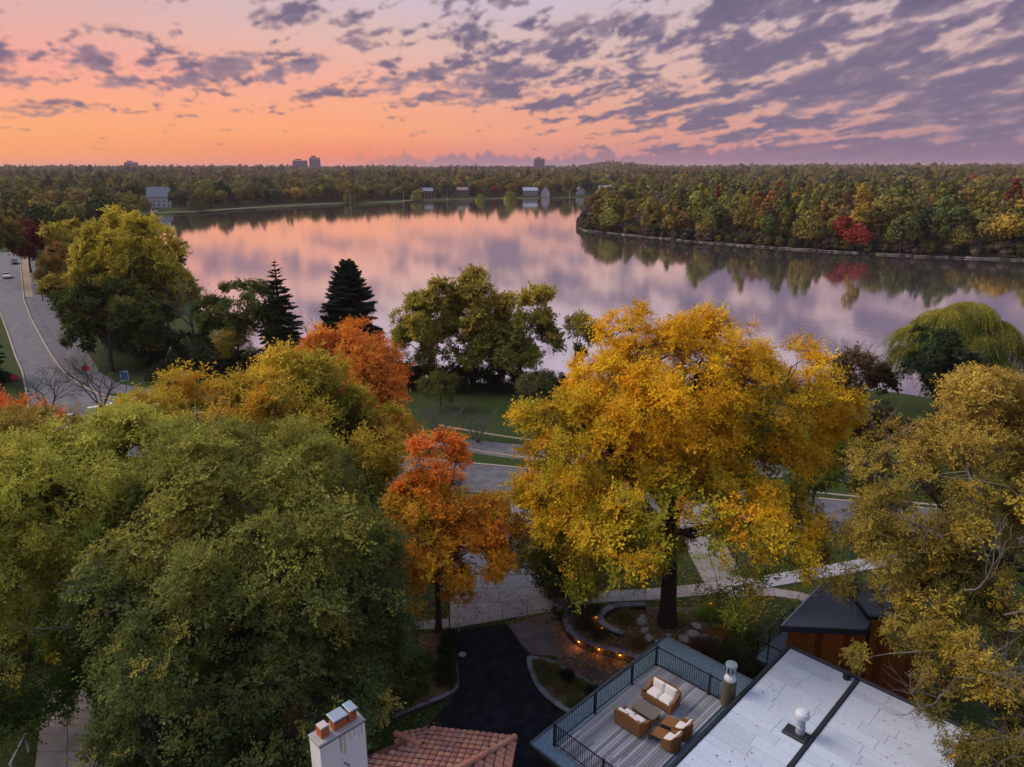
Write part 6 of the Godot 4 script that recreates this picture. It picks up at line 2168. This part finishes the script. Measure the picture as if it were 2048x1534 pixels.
	for s in [[1.6, -33.7, "at the island's far tip"], [1.9, -32.7, "left of the smaller boxwood ball"], [2.6, -31.9, "in front of the smaller boxwood ball"], [3.3, -31.0, "at the island's near end"], [2.3, -33.4, "behind the smaller boxwood ball"], [3.8, -32.2, "between the two boxwood balls"]]:
		shrub("island_plant", "low green and rusty plant " + s[2], Vector3(s[0], .15, s[1]), .5, .4, 45, [[Color(.10, .11, .035), Color(.27, .22, .07)], [Color(.08, .13, .035), Color(.18, .22, .06)]][i % 2], "small", .36, "", "plant")
		i += 1
	# bed and hedge along the left of the driveway
	var edge := pts([-7.93, -28.3, -6.46, -29.72, -4.56, -30.86, -3.3, -31.6, -2.95, -32.26, -3.15, -33.81, -3.5, -36.0, -3.7, -36.8])
	stone_wall("low dark timber edging along the left side of the asphalt driveway", edge, .02, 1, .2, .16, .2, "bed_edging")
	bed("mulch_bed", pts([-7.93, -28.3, -6.46, -29.72, -4.56, -30.86, -3.3, -31.6, -2.95, -32.26, -3.15, -33.81, -3.5, -36.0, -3.75, -36.8, -9.0, -36.4, -16.0, -33.0, -14.0, -26.0]), .28, .5, pts([-9.0, -36.6, -3.8, -37.2]), M.litter, .08)
	for s in [[-3.7, -35.9, .5, .7, "farthest of four along the driveway bed"], [-3.75, -34.8, .55, .75, "second of four along the driveway bed"], [-3.6, -33.6, .55, .75, "third of four along the driveway bed"], [-3.5, -32.5, .6, .8, "nearest of four along the driveway bed"]]:
		shrub("hedge_shrub", "dark clipped hedge shrub, " + s[4], Vector3(s[0], .25, s[1]), s[2], s[3], 110, [Color(.02, .045, .014), Color(.05, .085, .022)], "small", .36, "hedge shrubs left of the asphalt driveway")
	for s in [[-5.6, -32.0, 1.0, .9, "under the shade tree's right skirt"], [-7.0, -30.2, .9, .7, "above the edging's bend"], [-5.4, -33.6, 1.1, 1.0, "beside the orange maple's trunk"], [-8.5, -28.4, .9, .8, "right of the white chimney"]]:
		shrub("bed_shrub", "leafy green shrub " + s[4], Vector3(s[0], .2, s[1]), s[2], s[3], 110, [Color(.05, .085, .018), Color(.13, .16, .03)], "maple", .45, "", "shrub")
	var dm := Mb.new()
	dm.lathe([[.001, .012], [.15, .012], [.17, .03], [.2, .035], [.22, .03], [.23, .0]], Vector3.ZERO, 20)
	var dc := thing("drain_cover", "small round pale drain cover at the driveway's left edge", "drain cover", Vector3(-2.88, 0.02, -35.08))
	part("rim", dm, M.kerb, dc)

# ------------------------------------------------------------------ small things
func car(label: String, at: Vector3, turn: float, paint: Color, group := ""):
	var t := thing("parked_car", label, "car", at, turn, group)
	# side profile along z, front at +z
	var prof := [[-2.1, .35], [-2.15, .75], [-2.0, .95], [-1.5, 1.0], [-1.0, 1.42], [.3, 1.45], [.95, 1.02], [1.9, .86], [2.12, .65], [2.1, .35]]
	var body := Mb.new()
	var glass := Mb.new()
	for i in prof.size() - 1:
		var a = prof[i]
		var b = prof[i + 1]
		var wa: float = .86 if a[1] < 1.1 else .68
		var wb: float = .86 if b[1] < 1.1 else .68
		var q := [Vector3(-wa, a[1], a[0]), Vector3(-wb, b[1], b[0]), Vector3(wb, b[1], b[0]), Vector3(wa, a[1], a[0])]
		(glass if (i == 3 or i == 5) else body).quad(q[0], q[1], q[2], q[3])
	for s in [-1.0, 1.0]:
		var lo := []
		for p in prof: if p[1] < 1.1: lo.append(Vector3(s * .86, p[1], p[0]))
		for i in range(1, lo.size() - 1):
			if s < 0: body.tri(lo[0], lo[i + 1], lo[i])
			else: body.tri(lo[0], lo[i], lo[i + 1])
		var gq := [Vector3(s * .86, 1.0, -1.5), Vector3(s * .68, 1.42, -1.0), Vector3(s * .68, 1.45, .3), Vector3(s * .86, 1.02, .95)]
		if s < 0: glass.quad(gq[3], gq[2], gq[1], gq[0])
		else: glass.quad(gq[0], gq[1], gq[2], gq[3])
	part("body", body, flat(paint.linear_to_srgb(), .25, .3), t)
	part("window", glass, flat(lin(.015, .018, .022), .1, .1), t)
	for s in [-1.0, 1.0]:
		for z in [-1.35, 1.35]:
			var w := Mb.new()
			w.tube([Vector3(s * .72, .32, z), Vector3(s * .9, .32, z)], [.32, .32], 14, true)
			var wh := part("wheel", w, flat(lin(.02, .02, .02), .9), t)
			w = Mb.new()
			w.tube([Vector3(s * .85, .32, z), Vector3(s * .915, .32, z)], [.19, .19], 10, true)
			part("rim", w, M.steel, wh)
		var h := Mb.new()
		h.box(Vector3(s * .62, .7, 2.08), Vector3(.34, .14, .12))
		part("headlight", h, flat(lin(.6, .6, .62), .2), t)
		h = Mb.new()
		h.box(Vector3(s * .64, .8, -2.1), Vector3(.3, .16, .1))
		part("tail_light", h, flat(lin(.3, .02, .02), .3), t)
	return t

func post_sign(called: String, label: String, at: Vector3, h: float, turn: float, shape: String, size: float, face: Color, rim := Color.WHITE):
	var t := thing(called, label, "sign", at, turn)
	var m := Mb.new()
	m.tube([Vector3(0, -.1, 0), Vector3(0, h, 0)], [.035, .035], 6, true)
	part("post", m, M.dark_metal, t)
	m = Mb.new()
	var p := PackedVector2Array()
	if shape == "oct":
		for k in 8: p.append(Vector2(cos(TAU * (k + .5) / 8), sin(TAU * (k + .5) / 8)) * size)
	elif shape == "round":
		for k in 16: p.append(Vector2(cos(TAU * k / 16), sin(TAU * k / 16)) * size)
	else:
		p = PackedVector2Array([Vector2(-size * .72, -size), Vector2(size * .72, -size), Vector2(size * .72, size), Vector2(-size * .72, size)])
	for ring in [[1.0, .05, rim, "sign_edge"], [.86, .062, face, "sign_face"]]:
		m = Mb.new()
		var n := p.size()
		var z: float = ring[1]
		for i in range(1, n - 1):
			m.tri(Vector3(p[0].x, p[0].y, 0) * ring[0] + Vector3(0, h, z), Vector3(p[i].x, p[i].y, 0) * ring[0] + Vector3(0, h, z), Vector3(p[i + 1].x, p[i + 1].y, 0) * ring[0] + Vector3(0, h, z))
			m.tri(Vector3(p[0].x, p[0].y, 0) * ring[0] + Vector3(0, h, .035), Vector3(p[i + 1].x, p[i + 1].y, 0) * ring[0] + Vector3(0, h, .035), Vector3(p[i].x, p[i].y, 0) * ring[0] + Vector3(0, h, .035))
		for i in n:
			var a: Vector2 = p[i] * ring[0]
			var b: Vector2 = p[(i + 1) % n] * ring[0]
			m.quad(Vector3(a.x, a.y + h, .035), Vector3(b.x, b.y + h, .035), Vector3(b.x, b.y + h, z), Vector3(a.x, a.y + h, z))
		part(ring[3], m, flat(ring[2].linear_to_srgb(), .5), t)
	return t

func lamp_post(label: String, at: Vector3, h: float, mat: Material, group := "", turn := 0.0, arm := 0.0):
	var t := thing("lamp_post", label, "lamp post", at, turn, group)
	var m := Mb.new()
	m.tube([Vector3(0, -.2, 0), Vector3(0, h * .5, 0), Vector3(0, h, 0)], [h * .014 + .02, h * .010 + .015, h * .008 + .01], 8, true)
	if arm > 0.0: m.tube([Vector3(0, h, 0), Vector3(arm * .5, h + .35, 0), Vector3(arm, h + .4, 0)], [.05, .045, .04], 6)
	part("pole", m, mat, t)
	m = Mb.new()
	m.lathe([[.10, 0], [.2, .12], [.24, .3], [.12, .5], [.001, .58]], Vector3(arm, h + (.3 if arm > 0 else 0.0), 0), 10)
	part("lantern", m, M.white_metal if arm == 0.0 else M.dark_metal, t)
	return t

func make_details():
	car("black car parked on the street behind the sparse orange maple", Vector3(-7.17, 0, -59.24), 1.25, Color(.012, .013, .016))
	car("white car far up the road at the left edge, nearest of two", Vector3(-132.41, 0, -186.39), .62, Color(.6, .6, .62), "cars far up the left road")
	car("dark car far up the road at the left edge, farthest of two", Vector3(-149.83, 0, -215.52), .62, Color(.06, .07, .09), "cars far up the left road")
	var i := 0
	for c in [[300, 419.5, "left"], [307, 420.5, "right"]]:
		car("white car on the far left shore road, %s one of a pair" % c[2], G_CAR[i], 1.2, Color(.62, .62, .64), "white cars on the far shore road")
		i += 1
	post_sign("stop_sign", "red octagonal road sign on a black post at the left street corner", Vector3(-61.55, 0, -84.42), 2.5, .55, "oct", .42, Color(.34, .012, .02), Color(.36, .03, .035))
	post_sign("red_sign", "round red sign half hidden by the small bare tree", Vector3(-54.95, 0, -88.25), 2.6, .45, "round", .42, Color(.55, .015, .02), Color(.55, .03, .03))
	post_sign("blue_panel_sign", "white-framed blue panel sign on a post by the crossing", Vector3(-47.47, 0, -83.61), 2.9, .3, "rect", .62, Color(.06, .13, .26), Color(.62, .66, .72))
	post_sign("small_blue_sign", "small bright blue sign in front of the shore shrubs", Vector3(-41.27, 0, -86.08), 2.2, .2, "rect", .4, Color(.03, .22, .60), Color(.05, .28, .66))
	lamp_post("thin black lamp post beside the cycle path on the left", Vector3(-101.3, 0, -152.12), 8.2, M.dark_metal, "", 2.6, 1.2)
	lamp_post("grey street light pole by the crossing, behind the yellow green maple", Vector3(-41.85, 0, -83.61), 5.6, M.dark_metal, "", .4, .5)
	var g := "white lamp posts on the far shore"
	for c in [[-139.5, -632, "below the yellow far trees, left of the willows"], [-262, -560, "right of the gambrel-fronted house"], [-98, -662, "left of the brick house"], [-62, -700, "between the far willows and the brick house"], [58, -740, "right of the steep-gabled house"]]:
		lamp_post("white lamp post on the far shore " + c[2], Vector3(c[0], 0, c[1]), 7.5, M.white_metal, g)
	var rl := thing("path_railing", "low black railing along the water side of the cycle path", "railing", Vector3.ZERO)
	var line := [Vector3(-88, 0, -152), Vector3(-80, 0, -140), Vector3(-72.5, 0, -129), Vector3(-62.5, 0, -116), Vector3(-56, 0, -108)]
	for k in line.size() - 1:
		var m := Mb.new()
		m.bar(line[k] + Vector3(0, 1.05, 0), line[k + 1] + Vector3(0, 1.05, 0), .08, .08)
		m.bar(line[k] + Vector3(0, .55, 0), line[k + 1] + Vector3(0, .55, 0), .06, .06)
		parts("rail", k, m.mesh(), M.dark_metal, rl)
		for q in 5:
			m = Mb.new()
			m.box(line[k].lerp(line[k + 1], q / 5.0) + Vector3(0, .55, 0), Vector3(.09, 1.1, .09))
			parts("post", k * 5 + q, m.mesh(), M.dark_metal, rl)
	var bin := thing("litter_bin", "dark litter bin beside the cycle path under the orange tree", "bin", Vector3(-124.98, 0, -189.15))
	var bm := Mb.new()
	bm.lathe([[.35, 0], [.42, 1.0], [.46, 1.02], [.46, 1.12], [.2, 1.3], [.001, 1.33]], Vector3.ZERO, 12)
	part("drum", bm, M.dark_metal, bin)
	# pier
	var pier := thing("wooden_pier", "short wooden pier jutting from the left shore into the lake", "pier", Vector3(-66.5, 0, -156))
	for k in 9:
		var m := Mb.new()
		m.box(Vector3(k * .62 - 1.0, -.35, 0), Vector3(.58, .08, 1.7))
		parts("plank", k, m.mesh(), M.kerb, pier)
	for k in 3:
		for s in [-.75, .75]:
			var m := Mb.new()
			m.box(Vector3(k * 2.2 - .8, -1.2, s), Vector3(.16, 1.9, .16))
			part("pile", m, M.bark, pier)
	# rowing boat drawn up on the shore
	var boat := thing("rowing_boat", "blue grey rowing boat drawn up on the shore right of the orange red maple", "boat", Vector3(-15.7, 0, -89.38), 1.2)
	var hull := Mb.new()
	var sec := []
	for k in 9:
		var f := k / 8.0 * 2 - 1
		var w := .62 * (1.0 - pow(absf(f), 2.4)) + .03
		sec.append([Vector3(-w, .5 + .15 * f * f, f * 1.9), Vector3(-w * .7, .15, f * 1.85), Vector3(0, .02 + .12 * f * f, f * 1.8), Vector3(w * .7, .15, f * 1.85), Vector3(w, .5 + .15 * f * f, f * 1.9)])
	for k in 8:
		for q in 4: hull.quad(sec[k][q], sec[k][q + 1], sec[k + 1][q + 1], sec[k + 1][q])
	part("hull", hull, flat(lin(.16, .22, .30), .5), boat)
	var th := Mb.new()
	for z in [-.8, .2, 1.0]: th.box(Vector3(0, .38, z), Vector3(1.0, .05, .28))
	part("thwart", th, M.kerb, boat)
	# white rail at the bottom left
	var wr := thing("white_rail", "short white rail at the bottom left corner beside the concrete drive", "railing", Vector3(-23.3, 0, -26.96))
	var wm := Mb.new()
	wm.bar(Vector3(-.15, 1.0, -1.0), Vector3(.35, 1.0, .9), .07, .07)
	part("rail", wm, M.white_metal, wr)
	for k in 2:
		wm = Mb.new()
		wm.box(Vector3(-.12 + k * .4, .5, -.9 + k * 1.6), Vector3(.07, 1.0, .07))
		part("post", wm, M.white_metal, wr)
	# paler margins: the far path and the bank of the wooded point
	var fp := Mb.new()
	ribbon(fp, smooth([[-420, -500], [-330, -490], [-232, -487], [-200, -545], [-170, -600], [-139, -640], [-112, -652], [-90, -690], [-50, -722], [0, -738], [60, -748], [110, -752]]), [3.4, 3.4, 3.4], .12)
	struct("shore_path", fp, M.kerb)
	var bk := Mb.new()
	ribbon(bk, smooth_shore(17, 30), [1.0, 2.2, .6, 2.4, .8, 2.0], -.95)
	struct("shore_bank", bk, M.bank)
	leaves_and_stones()

var G_CAR := [Vector3(-248.87, 0, -501.85), Vector3(-242.82, 0, -495.7)]

func smooth_shore(a: int, b: int) -> PackedVector2Array:
	var l := []
	for i in range(a, b):
		var p := lake[i]
		l.append([p.x + 1.6, p.y - 1.6])
	return smooth(l)

func leaves_and_stones():
	# fallen leaves
	var lf := Mb.new()
	lf.col = Color.WHITE
	lf.tri(Vector3(-.05, 0, 0), Vector3(0, .015, .035), Vector3(.055, .005, 0))
	lf.tri(Vector3(-.05, 0, 0), Vector3(.055, .005, 0), Vector3(0, .012, -.035))
	var tr := []
	var cols := []
	var hues := [Color(.50, .28, .03), Color(.42, .2, .03), Color(.45, .36, .08), Color(.3, .13, .04), Color(.22, .13, .06)]
	var drop := func(p: Vector3, s: float):
		var b := Basis(Vector3.UP, R(0, TAU)) * Basis(Vector3.RIGHT, R(-.4, .4))
		tr.append(Transform3D(b.scaled(Vector3.ONE * s), p))
		cols.append(hues[rng.randi() % 5] * R(.7, 1.2))
	for k in 9000:
		var a := R(0, TAU)
		var r := sqrt(R(0, 1))
		var c: Array = [[9.5, -44, 11.0, 8.0], [-4.2, -37.5, 6.5, 5.0], [-14, -34, 12, 9], [14, -40, 9, 6], [4, -36, 5, 4]][rng.randi() % 5]
		var p := Vector3(c[0] + cos(a) * r * c[2], .05, c[1] + sin(a) * r * c[3])
		if p.distance_to(Vector3(9.2, .05, -37)) < 6 and p.z > -39.2 and p.x > 4.0: p.y = .7
		if p.x > -3.2 and p.x < 2.4 and p.z > -38.0: continue
		drop.call(p, R(.7, 1.5))
	for k in 520:   # along the lamp-lit wall and on the pads
		drop.call(Vector3(R(2.6, 6.2), .055, R(-37.6, -33.6)), R(.6, 1.1))
	for k in 220:   # on the driveway slabs
		drop.call(Vector3(R(-3, 3), .065, R(-58, -37.5)), R(.9, 1.5))
	for k in 90:    # on the roofs
		drop.call(Vector3(7.18, 4.29, -29.57) + Basis(Vector3.UP, -PI / 4) * Vector3(R(4.5, 11), 0, R(-4.8, 5)), R(.6, 1.1))
	for k in 30:
		drop.call(Vector3(7.18, 3.53, -29.57) + Basis(Vector3.UP, -PI / 4) * Vector3(R(0, 3.4), 0, R(0, 7)), R(.6, 1.0))
	var o := Node3D.new()
	o.name = "fallen_leaves"
	tag(o, "fallen yellow and brown leaves scattered over paving, beds and roofs", "leaves", "", "stuff")
	add_child(o, true)
	copies("leaf_litter", 0, lf.mesh(), tr, cols, M.leaf, o)
	# driftwood and stones along the point's bank
	tr = []; cols = []
	for k in 480:
		var f := R(0, 11.9)
		var q := 17 + int(f)
		var p := lake[q].lerp(lake[q + 1], f - int(f))
		var s := R(.25, .8)
		tr.append(Transform3D(Basis(Vector3.UP, R(0, TAU)).scaled(Vector3(s * R(1, 3), s * .6, s)), Vector3(p.x + R(-.5, 2), -1.0, p.y + R(-2, .5))))
		var c := R(.05, .24)
		cols.append(Color(c, c * .9, c * .82))
	var d := Node3D.new()
	d.name = "shore_stones"
	tag(d, "pale stones and driftwood along the bank of the wooded point", "stones", "", "stuff")
	add_child(d, true)
	copies("stones", 0, rock_mesh(700), tr, cols, leafy(.0, .9), d)
